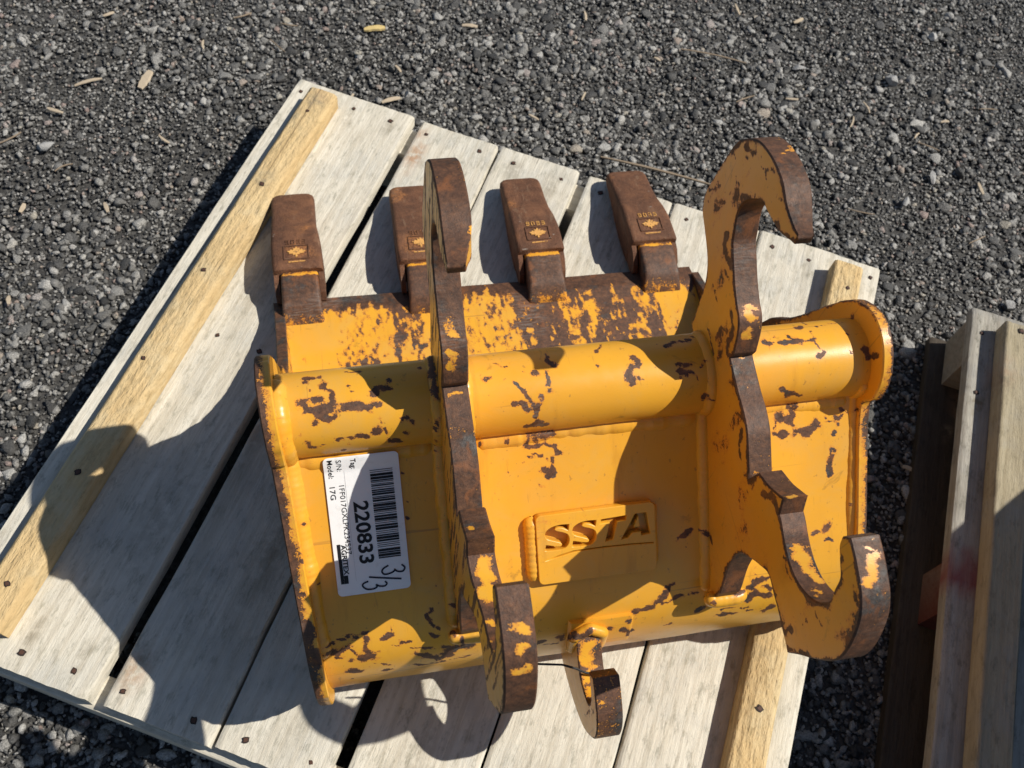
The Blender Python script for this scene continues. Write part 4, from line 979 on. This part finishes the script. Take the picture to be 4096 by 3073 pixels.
# --- teeth and the shanks they ride on
def teeth():
    me_t = {}
    for k, uc in enumerate((-0.2815, -0.106, 0.066, 0.238)):
        def wr(V, uc=uc): return np.where((V[:, 1] > 0.176) & (V[:, 1] < 0.1865) & (V[:, 2] > 0.045), -0.35, 0.55) + (fbm(V, 60, 50 + k) - .5) * 0.9 - 0.5 * np.clip((0.132 - V[:, 1]) / 0.012, 0, 1)
        us = uc + 0.004
        under(loft('tooth_shank', [(v, us, hw, wb, wt, 0.0045) for v, hw, wb, wt in ((0.108, 0.029, 0.010, 0.024), (0.118, 0.0285, 0.010, 0.034), (0.128, 0.0272, 0.009, 0.044), (0.136, 0.0265, 0.008, 0.049), (0.150, 0.0262, 0.008, 0.0515), (0.165, 0.0262, 0.008, 0.0535), (0.174, 0.0260, 0.008, 0.0545), (0.178, 0.0258, 0.008, 0.0545), (0.187, 0.0255, 0.009, 0.052), (0.195, 0.025, 0.010, 0.050), (0.21, 0.024, 0.012, 0.046))], M_PAINT, bk, wearfn=wr))
        tu = uc
        secs = [(0.1835, tu + .003, 0.0338, 0.006, 0.0585, 0.005), (0.1855, tu + .003, 0.0348, 0.005, 0.0602, 0.006), (0.200, tu + .0025, 0.0350, 0.004, 0.0602, 0.006), (0.230, tu + .002, 0.0348, 0.003, 0.0585, 0.006), (0.252, tu + .001, 0.0335, 0.003, 0.0545, 0.006), (0.272, tu, 0.0318, 0.004, 0.0480, 0.006),
                (0.295, tu, 0.0312, 0.006, 0.0410, 0.006), (0.320, tu, 0.0315, 0.009, 0.0345, 0.006), (0.334, tu, 0.0318, 0.011, 0.0300, 0.006), (0.341, tu, 0.0305, 0.013, 0.0272, 0.005), (0.3455, tu, 0.0265, 0.0145, 0.0250, 0.0045), (0.3475, tu, 0.0215, 0.0155, 0.0235, 0.0035)]
        t = loft('tooth', secs, M_RUST, bk, cn=4); under(t)
        def sub(o): o.parent = t; o.location = (0, 0, 0); return o
        for s in (-1, 1):                                       # cheeks that grip the shank
            Vc, Fc = [], []; pts = [(0.186, 0.012), (0.186, 0.050), (0.172, 0.047), (0.158, 0.036), (0.152, 0.024), (0.156, 0.014)]
            for q in (0.0275, 0.0343):
                for (v, w) in pts: Vc.append((tu + .003 + s * q, v, w))
            n = len(pts); Fc = [tuple(range(n)), tuple(range(n, 2 * n))] + [(i, (i + 1) % n, n + (i + 1) % n, n + i) for i in range(n)]
            o = mesh('cheek', Vc, Fc, M_RUST, t); fix_normals(o); sub(o)
            an = np.linspace(0, 2 * math.pi, 14, endpoint=False); Vp = [(tu + .003 + s * (0.0350 if j else 0.030), 0.198 + 0.0085 * math.cos(a), 0.028 + 0.0065 * math.sin(a)) for j in (0, 1) for a in an]
            o = mesh('pin_hole_disc', Vp, [tuple(range(14, 28)), tuple(range(14))] + [(i, (i + 1) % 14, 14 + (i + 1) % 14, 14 + i) for i in range(14)], M_NAIL, t); fix_normals(o); sub(o)  # dark disc standing in for the shaded depth of the pin hole
        # cast mark: a framed leaf with a bar under it and digits above
        def topz(v): return float(np.interp(v, [s_[0] for s_ in secs], [s_[4] for s_ in secs])) + 0.0003
        def flat(name, polys, mat, h=0.0007):
            Vv, Ff = [], []
            for pl in polys:
                b = len(Vv); n = len(pl)
                for hh in (-0.001, h): Vv += [(tu + .0025 + x, y, topz(y) + hh) for x, y in pl]
                Ff += [tuple(b + n + i for i in range(n))] + [(b + i, b + (i + 1) % n, b + n + (i + 1) % n, b + n + i) for i in range(n)]
            o = mesh(name, Vv, Ff, mat, t); fix_normals(o); sub(o)
        cy = 0.2125; fr = []
        for (xa, ya, xb, yb) in ((-0.017, cy - 0.0125, 0.017, cy - 0.011), (-0.017, cy + 0.011, 0.017, cy + 0.0125), (-0.0178, cy - 0.0125, -0.0163, cy + 0.0125), (0.0163, cy - 0.0125, 0.0178, cy + 0.0125)):
            fr.append([(xa, ya), (xb, ya), (xb, yb), (xa, yb)])
        flat('cast_frame', fr, M_RUST, 0.0011)
        leaf = [(0, 1), (.16, .62), (.38, .78), (.30, .35), (.62, .52), (.66, .30), (1.0, .22), (.72, -.06), (.80, -.22), (.34, -.30), (.38, -.52), (.10, -.44), (.10, -.9), (-.10, -.9), (-.10, -.44), (-.38, -.52), (-.34, -.30), (-.80, -.22), (-.72, -.06), (-1.0, .22), (-.66, .30), (-.62, .52), (-.30, .35), (-.38, .78), (-.16, .62)]
        flat('leaf_mark', [[(0.0132 * x, cy + 0.0098 * y) for x, y in leaf]], M_LOGOPAINT, 0.0010)
        flat('cast_bar', [[(-0.0115, cy - 0.0178), (0.0115, cy - 0.0172), (0.0115, cy - 0.0158), (-0.0115, cy - 0.0160)]], M_LOGOPAINT, 0.0008)
        segm = {'9': 'abcdfg', '0': 'abcdef', '3': 'abcdg'}; polys = []
        for i, ch in enumerate('9033'):
            ox = -0.0145 + i * 0.0078; oy = cy + 0.0150; w_, h_ = 0.0048, 0.0078; tt = 0.0010
            box = {'a': (0, h_ - tt, w_, h_), 'd': (0, 0, w_, tt), 'g': (0, h_ / 2 - tt / 2, w_, h_ / 2 + tt / 2), 'f': (0, h_ / 2, tt, h_), 'e': (0, 0, tt, h_ / 2), 'b': (w_ - tt, h_ / 2, w_, h_), 'c': (w_ - tt, 0, w_, h_ / 2)}
            for s in segm[ch]:
                a, b, c, d = box[s]; polys.append([(ox + a, oy + b), (ox + c, oy + b), (ox + c, oy + d), (ox + a, oy + d)])
        flat('cast_digits', polys, M_LOGOPAINT if k in (2, 3) else M_RUST, 0.0009)
teeth()
# --- nameplate with cut-out lettering
nb = np.array((dn[1], -dn[0])); nb = nb if nb[1] > 0 else -nb
def back_matrix(u, s, h):
    """local x = across (u), local y = up the slope, local z = off the sheet"""
    o = on_back(u, s, h); y = -dn
    return Matrix(((1, 0, 0, o[0]), (0, y[0], nb[0], o[1] + 0.12), (0, y[1], nb[1], o[2]), (0, 0, 0, 1)))
def curve_mesh(name, splines, depth, bevel, mat, parent, mw, attr=True):
    cu = bpy.data.curves.new(name, 'CURVE'); cu.dimensions = '2D'; cu.fill_mode = 'BOTH'; cu.extrude = depth; cu.bevel_depth = bevel; cu.bevel_resolution = 1
    for pts in splines:
        sp = cu.splines.new('POLY'); sp.points.add(len(pts) - 1); sp.use_cyclic_u = True
        for p, q in zip(sp.points, pts): p.co = (q[0], q[1], 0, 1)
    tmp = bpy.data.objects.new('tmp', cu); COL.objects.link(tmp); dg = bpy.context.evaluated_depsgraph_get()
    me = bpy.data.meshes.new_from_object(tmp.evaluated_get(dg)); bpy.data.objects.remove(tmp); bpy.data.curves.remove(cu)
    me.name = name; me.materials.clear(); me.materials.append(mat)
    o = link(bpy.data.objects.new(name, me), parent); o.matrix_local = mw
    if attr:
        V = np.array([(mw @ v.co)[:] for v in me.vertices]) - np.array((0, 0.12, 0)) * -1 * 0; V[:, 1] -= 0.0
        V = V - np.array((0, 0.12, 0)) ; V = V.copy()
        at = me.attributes.new('wear', 'FLOAT', 'POINT'); at.data.foreach_set('value', wear_of(V, -0.55).astype(np.float32))
    return o
def rrect(x0, y0, x1, y1, r, k=6):
    out = []
    for cx, cy, a0 in ((x1 - r, y1 - r, 0), (x0 + r, y1 - r, 90), (x0 + r, y0 + r, 180), (x1 - r, y0 + r, 270)):
        for i in range(k + 1):
            a = math.radians(a0 + 90 * i / k); out.append((cx + r * math.cos(a), cy + r * math.sin(a)))
    return out
NP_C = (0.0098, 0.1275); hwN, hhN = 0.0607, 0.0360
def gl(pts):                                   # glyph points are on a 1010 x 600 drawing of the plate
    return [((x - 540) / 1050 * 2 * hwN - hwN, hhN - (y - 400 + (x - 540) * 0.114) / 606 * 2 * hhN) for x, y in pts]
def smooth2(pts): return [tuple(p) for p in catmull(pts, 4)]
S1 = [(832, 462, 1), (745, 468), (672, 488), (622, 523), (606, 565), (625, 600), (680, 618), (735, 633), (750, 648), (735, 660), (690, 657), (610, 645, 1), (596, 708, 1), (690, 702), (775, 685), (815, 645), (826, 595), (812, 555), (770, 535), (715, 522), (703, 510), (725, 500), (770, 506), (820, 528, 1)]
T1 = [(1108, 424), (1346, 388), (1335, 442), (1258, 453), (1211, 615), (1133, 634), (1180, 463), (1093, 475)]
A1_ = [(1412, 378), (1522, 364), (1553, 566), (1462, 580), (1456, 545), (1382, 558), (1345, 602), (1272, 618)]
A2_ = [(1441, 418), (1449, 492), (1408, 499)]
LN = [(595, 788), (720, 738), (850, 700), (1000, 680), (1150, 664), (1380, 645), (1580, 634), (1580, 656), (1380, 664), (1150, 684), (1000, 700), (850, 722), (720, 760), (598, 800)]
spl = [rrect(-hwN, -hhN, hwN, hhN, 0.005), gl(smooth2(S1)), gl(smooth2([(p[0] + 240, p[1] - 33, *p[2:]) for p in S1])), gl(T1), gl(A1_), gl(A2_), gl(LN)]
curve_mesh('nameplate', spl, 0.0042, 0.0006, M_PAINT, bk, back_matrix(NP_C[0], NP_C[1], 0.0052))
under(bead('weld_bead', [on_back(NP_C[0] - hwN - 0.004, NP_C[1] + t, 0.001) for t in np.linspace(-hhN + 0.002, hhN - 0.001, 12)], 0.0072, bk, seed=51, rip=0.07))
under(bead('weld_bead', [on_back(NP_C[0] + hwN + 0.001, NP_C[1] + t, 0.001) for t in np.linspace(-hhN + 0.004, hhN - 0.003, 12)], 0.0040, bk, seed=52))
# --- paper label with its print
LB = back_matrix(-0.2137, 0.0800, 0.0016)
def label_lift(y):
    """how far the paper rides over the weld ridge near its upper edge"""
    sd = 0.0709 - y + 0.0091                                # distance down the sheet from the tube seam
    return 0.0042 * np.clip(1 - np.abs(sd - 0.0105) / 0.013, 0, 1) ** 0.8
def label_mesh():
    loop = resample(np.array(rrect(-0.0353, -0.0709, 0.0353, 0.0709, 0.0045)), 0.002)
    g = np.stack(np.meshgrid(np.arange(-0.034, 0.0345, 0.0024), np.arange(-0.0695, 0.070, 0.0024)), -1).reshape(-1, 2)
    g = g[in_poly(g, loop)]; g = g[loop_dist(g, loop) > 0.001]
    v2, _, tri, *_ = delaunay_2d_cdt([Vector(p) for p in loop] + [Vector(p) for p in g], [], [list(range(len(loop)))], 1, 1e-7)
    V = [(p[0], p[1], float(label_lift(np.array(p[1])))) for p in v2]
    o = mesh('paper_label', V, tri, M_PAPER, bk, smooth=True); fix_normals(o); o.matrix_local = LB
    return o
lab = label_mesh()
def put_text(txt, x, y, y1, size, bold=0.0, name='printed_text', mat=None):
    """print running down the label: x is the baseline (fraction across), y..y1 the run (fractions down)"""
    cu = bpy.data.curves.new('t', 'FONT'); cu.body = txt; cu.size = size; cu.offset = bold; cu.resolution_u = 3; cu.fill_mode = 'FRONT'
    tmp = bpy.data.objects.new('t', cu); COL.objects.link(tmp); dg = bpy.context.evaluated_depsgraph_get()
    me = bpy.data.meshes.new_from_object(tmp.evaluated_get(dg)); bpy.data.objects.remove(tmp); bpy.data.curves.remove(cu)
    me.name = name; me.materials.clear(); me.materials.append(mat or M_INK)
    xs = [v.co.x for v in me.vertices]; k = (y1 - y) * 0.1418 / (max(xs) - min(xs)); m0 = min(xs)
    for v in me.vertices:
        lx = -0.0353 + x * 0.0706 + v.co.y; ly = 0.0709 - y * 0.1418 - (v.co.x - m0) * k
        v.co = (lx, ly, 0.00035 + float(label_lift(np.array(ly))))
    return link(bpy.data.objects.new(name, me), lab)
def strip(name, rects, mat, z=0.00035):
    V, F = [], []
    for (xa, ya, xb, yb) in rects:
        b = len(V)
        for x, y in ((xa, ya), (xb, ya), (xb, yb), (xa, yb)): V.append((-0.0353 + x * 0.0706, 0.0709 - y * 0.1418, z))
        F.append((b, b + 3, b + 2, b + 1))
    return mesh(name, V, F, mat, lab)
put_text('Tag:', 0.362, 0.020, 0.096, 0.0070, 0.00008)
put_text('S/N:', 0.172, 0.020, 0.106, 0.0068, 0.0)
put_text('Model:', 0.055, 0.016, 0.150, 0.0070, 0.00006)
put_text('1FF017GXLPK234537', 0.176, 0.205, 0.700, 0.0070, 0.0)
put_text('17G', 0.050, 0.210, 0.300, 0.0072, 0.00005)
put_text('220833', 0.345, 0.330, 0.780, 0.0192, 0.00050)
put_text('AGRITEX', 0.112, 0.625, 0.845, 0.0066, 0.00018)
strip('printed_bar', [(0.056, 0.620, 0.102, 0.910), (0.103, 0.850, 0.160, 0.910)], M_INK)
strip('ruled_line', [(0.262, 0.015, 0.2655, 0.90)], plain('grey_rule', (0.55, 0.55, 0.56), 0.5), 0.0003)
bars = []; y = 0.122; rb = random.Random(4)
pat = [1, 2, 1, 2, 4, 1, 4, 1, 2, 1, 1, 2, 1, 1, 2, 2, 1, 2, 2, 1, 2, 1, 3, 2, 1, 1, 2, 1, 3, 2, 1, 1, 4, 1, 2, 1, 3, 1, 1, 2, 1, 2, 3, 1, 4, 1, 1, 2, 1, 2, 3, 1, 4, 2, 1, 2, 1, 2, 2, 1, 4, 1, 3, 2, 1, 2, 1, 2, 1, 3, 4, 1, 2, 1, 4, 1, 2, 1]
un = 0.640 / sum(pat)
for i, p in enumerate(pat):
    if i % 2 == 0: bars.append((0.600, y, 0.905, y + p * un))
    y += p * un
strip('barcode', bars, M_INK)
def handwriting():
    def stroke(pts, r):
        pts = np.array(catmull([(pts[0][0], pts[0][1], 1)] + [(*p,) for p in pts[1:-1]] + [(pts[-1][0], pts[-1][1], 1)], 6))[:(len(pts) - 1) * 6 + 1]
        P = np.c_[-0.0353 + pts[:, 0] * 0.0706, 0.0709 - pts[:, 1] * 0.1418]; d = np.gradient(P, axis=0); d /= np.linalg.norm(d, axis=1)[:, None]; n = np.c_[-d[:, 1], d[:, 0]]
        return P + n * r, P - n * r
    V, F = [], []
    for pts in ([(0.72, 0.815), (0.645, 0.835), (0.625, 0.858), (0.66, 0.878), (0.75, 0.872), (0.80, 0.857), (0.80, 0.850), (0.84, 0.868), (0.91, 0.870), (0.94, 0.845), (0.90, 0.820)],
                [(0.44, 0.882), (0.62, 0.901), (0.88, 0.925)],
                [(0.425, 0.912), (0.355, 0.925), (0.345, 0.945), (0.40, 0.970), (0.49, 0.972), (0.535, 0.960), (0.53, 0.945), (0.57, 0.958), (0.64, 0.962), (0.675, 0.945), (0.65, 0.928)]):
        a, b = stroke(pts, 0.00085); o = len(V); n = len(a)
        for p in a: V.append((*p, 0.00045))
        for p in b: V.append((*p, 0.00045))
        F += [(o + i, o + n + i, o + n + i + 1, o + i + 1) for i in range(n - 1)]
    mesh('handwriting', V, F, M_MARK, lab)
handwriting()
# ================================================================== unseen bucket-shaped caster added past the right edge to shade the grey pallet
def shade_caster():
    o = empty('unseen_shade_caster', (1.20, -0.55, 0.0315)); P_ = [(-0.20, 0.0315), (-0.26, 0.33), (-0.315, 0.43), (-0.405, 0.60), (-0.52, 0.80), (-0.92, 0.80), (-1.10, 0.50), (-1.12, 0.20), (-1.04, 0.0315)]
    tag(o, 'unseen bucket-shaped shade caster added on the grey pallet, just outside the right edge', 'excavator bucket')
    m = plain('shade_caster_grey', (0.16, 0.17, 0.18), 0.5); n = len(P_)
    for ua in (0.972, 1.420):
        V = [(u - 1.20, v + 0.55, w - 0.0315) for u in (ua, ua + 0.014) for v, w in P_]
        q = mesh('side_plate', V, [tuple(range(n)), tuple(range(n, 2 * n))] + [(i, (i + 1) % n, n + (i + 1) % n, n + i) for i in range(n)], m, o); fix_normals(q)
    c = catmull([(-0.52, 0.798, 1), (-0.92, 0.795), (-1.09, 0.495), (-1.112, 0.20), (-1.035, 0.036), (-0.21, 0.034, 1), (-0.21, 0.046, 1), (-1.025, 0.048), (-1.098, 0.205), (-1.078, 0.485), (-0.915, 0.783), (-0.53, 0.786, 1)], 5); n = len(c)
    V = [(u - 1.20, v + 0.55, w - 0.0315) for u in (0.986, 1.420) for v, w in c]
    q = mesh('shell', V, [(i, (i + 1) % n, n + (i + 1) % n, n + i) for i in range(n)], m, o); fix_normals(q)
shade_caster()
# ================================================================== things lying about
def thread():
    path = [(-0.11, -0.4115, 0.188), (-0.0724, -0.4161, 0.185), (-0.0344, -0.4222, 0.182), (-0.0198, -0.4270, 0.176), (-0.0112, -0.4310, 0.171), (-0.0031, -0.4335, 0.169), (0.0125, -0.4370, 0.170), (0.016, -0.4385, 0.160)]
    o = bead('wire', path, 0.0011, None, M_WIRE, seed=61)
    tag(o, 'thin dark wire hooked over the small lifting hook', 'wire')
thread()
M_CHIP = plain('pale_wood_splinter', (0.44, 0.36, 0.26), 0.85); M_STRAW = plain('dry_needle', (0.26, 0.20, 0.14), 0.85)
def pebble_mat():
    M = NT('pale_grey_pebble'); vec = M.coord(rnd=True); n = M.noise(vec, 220, 5, 0.7)
    M.l(M.mix(n, (0.22, 0.215, 0.205), (0.52, 0.51, 0.49)), M.b.inputs['Base Color']); M.b.inputs['Roughness'].default_value = 0.75
    M.l(M.bump(n, 0.003, 0.9), M.b.inputs['Normal']); return M.m
M_PEB = pebble_mat()
def splinter(x, y, L, wd, ang, mat, label, group=None, name='wood_splinter', bend=0.08, z=0.006, h=0.0016, cat='wood splinter'):
    n = 9; V, F = [], []
    for i in range(n):
        t = i / (n - 1); s = t - .5; w_ = wd * (0.35 + 0.65 * math.sin(math.pi * (0.12 + 0.76 * t))) * (0.85 + 0.3 * random.random())
        cx, cy = s * L, bend * L * (0.25 - s * s) * 2
        for dx, dz in ((-w_, 0), (w_, 0), (w_ * 0.8, h), (-w_ * 0.7, h * 0.8)): V.append((cx, cy + dx, dz + 0.0012 * math.sin(3 * t)))
    for i in range(n - 1):
        for j in range(4): F.append((i * 4 + j, i * 4 + (j + 1) % 4, i * 4 + 4 + (j + 1) % 4, i * 4 + 4 + j))
    F += [(0, 1, 2, 3), ((n - 1) * 4 + 3, (n - 1) * 4 + 2, (n - 1) * 4 + 1, (n - 1) * 4)]
    o = mesh(name, V, F, mat); fix_normals(o); o.location = (x, y, GZ + z); o.rotation_euler = (random.uniform(-.15, .15), random.uniform(-.1, .1), ang)
    return tag(o, label, cat, group)
SG = 'wood splinters scattered on the gravel'
splinter(-0.533, 0.743, 0.042, 0.0085, 1.1, M_CHIP, 'short wide pale wood chip on the gravel left of the pallet corner', SG, bend=0, h=0.004)
splinter(-0.116, 0.847, 0.040, 0.0060, -0.05, plain('yellow_splinter', (0.62, 0.47, 0.20), .8), 'yellowish split wood piece on the gravel near the top edge', SG, h=0.004)
splinter(0.067, 0.845, 0.030, 0.0045, -0.2, M_CHIP, 'pale pinkish sliver on gravel at top centre, right of the yellowish piece', SG)
splinter(-0.104, 0.662, 0.036, 0.0045, 0.28, M_CHIP, 'pale sliver on the gravel right against the top end of the pallet', SG)
splinter(-0.630, 0.745, 0.048, 0.0030, 0.22, M_CHIP, 'long thin pinkish splinter left of the wide pale chip', SG)
splinter(0.335, 0.43, 0.20, 0.0020, -0.42, M_STRAW, 'long brown twig along the pallet end behind the teeth', None, 'twig', 0.02, 0.035, 0.003, 'twig')
splinter(0.532, 0.729, 0.13, 0.0015, -0.40, M_STRAW, 'thin dry twig on gravel above the tall hook', None, 'twig', 0.05, 0.008, 0.002, 'twig')
rs = random.Random(12)
LITTER = (((-.602, .918), 'chip', 'pale wood splinter nearest the top left corner'), ((.418, .731), 'chip', 'pale splinter beside the left end of the thin dry twig'),
          ((.565, .615), 'needle', 'thin brown needle just above the bend of the tall hook'), ((.658, .608), 'chip', 'pale splinter on gravel just right of the tall hook top'), ((.758, .541), 'chip', 'pale splinter between tall hook and large grey pebble'),
          ((.888, .468), 'needle', 'thin needle below the large pale grey pebble'), ((.80, .575), 'chip', 'small splinter just left of the large grey pebble, below it'), ((-.432, .826), 'chip', 'small pale splinter above the short wide wood chip'),
          ((-.275, .87), 'needle', 'thin needle near the top edge above the pallet corner'), ((-.083, .74), 'chip', 'small pale splinter between the yellowish piece and the pallet end'), ((-.174, .676), 'chip', 'pale splinter just left of the sliver against the pallet end'),
          ((.894, .248), 'needle', 'thin needle near the right edge level with the tall hook tip'), ((.875, .496), 'chip', 'pale splinter just under the large grey pebble'), ((-.682, .681), 'chip', 'pale splinter above the long light grey pebble'),
          ((-.752, .623), 'needle', 'dry needle cut by the left edge, beside the long light pebble'), ((.946, .526), 'chip', 'small splinter right of the large grey pebble'), ((.253, .645), 'chip', 'pale splinter on gravel above the second plank gap'),
          ((-.299, .815), 'needle', 'thin dry needle on gravel up from the pallet corner'), ((-.59, .459), 'chip', 'pale splinter on gravel halfway along the pallet left side'), ((-.726, .291), 'chip', 'pale splinter at the left edge, lowest on that side'),
          ((-.36, .90), 'needle', 'needle at the top edge left of the pallet corner'), ((.15, .60), 'chip', 'pale splinter close to the pallet end above the teeth'), ((.30, .86), 'chip', 'pale splinter at the top edge near the middle'),
          ((.70, .33), 'needle', 'needle beside the bean shaped whitish pebble'), ((.95, .36), 'chip', 'pale splinter at the right between the two whitish pebbles and the edge'), ((-.50, .60), 'chip', 'pale splinter left of the yellow strip, below the wide chip'),
          ((-.66, .55), 'needle', 'needle just below the long light grey pebble'), ((.62, .86), 'chip', 'pale splinter at the top edge above the tall hook'), ((.74, .82), 'chip', 'pale splinter at the top edge right of the tall hook'),
          ((1.05, .55), 'needle', 'needle by the right edge above the whitish pebbles'), ((-.72, .47), 'chip', 'pale splinter near the left edge under the light pebble'),
          ((.60, -.16), 'chip', 'splinter in the shade between the two pallets, highest there'), ((.585, -.30), 'needle', 'needle in the shade beside the lower hook'), ((.50, -.47), 'chip', 'pale splinter in the shade below the lower hook'), ((.47, -.56), 'chip', 'splinter in the shade at the bottom edge between the pallets'))
for (x, y), k, lb in LITTER:
    if k == 'needle': splinter(x, y, rs.uniform(.03, .05), 0.0011, rs.uniform(-1.6, 1.6), M_STRAW, lb, 'dry needles on the gravel', 'pine_needle', rs.uniform(-.2, .2), cat='needle')
    else: splinter(x, y, rs.uniform(.014, .03), rs.uniform(.0018, .0042), rs.uniform(-1.6, 1.6), M_CHIP, lb, SG, bend=rs.uniform(-.15, .15))
def pebble(x, y, r, label, sq=(1, 1, .7)):
    V, F = ico(3); W_ = V.copy(); q = np.random.default_rng(int(abs(x) * 1000))
    for c in range(12):
        d = q.normal(size=3); d /= np.linalg.norm(d); W_ = W_ - np.outer(np.maximum(W_ @ d - q.uniform(.38, .75), 0), d)
    o = mesh('pebble', W_ * r * np.array(sq), F, M_PEB); o.location = (x, y, GZ + r * .45); o.rotation_euler = (0, 0, x * 9); smooth_by_angle(o, 25)
    tag(o, label, 'pebble', 'pale pebbles on the gravel')
pebble(0.878, 0.642, 0.0165, 'large pale grey pebble right of the tall hook')
pebble(1.015, 0.757, 0.0145, 'squarish pale grey pebble nearest the top right corner')
pebble(0.700, 0.690, 0.0135, 'grey flat pebble on gravel beside the thin dry twig', (1.2, .8, .5))
pebble(-0.693, 0.600, 0.0145, 'long light grey pebble near the left edge of the photo', (1.5, .7, .6))
pebble(-0.07, 0.675, 0.0110, 'small pale grey pebble just beyond the pallet top end')
pebble(0.868, 0.395, 0.0125, 'oblong whitish pebble on gravel right of the tall hook tip', (1.4, .7, .7))
pebble(0.795, 0.345, 0.0130, 'bean shaped whitish pebble close to the tall hook tip', (1.5, .6, .7))
pebble(0.900, 0.11, 0.0135, 'grey pebble by the far corner of the grey pallet')
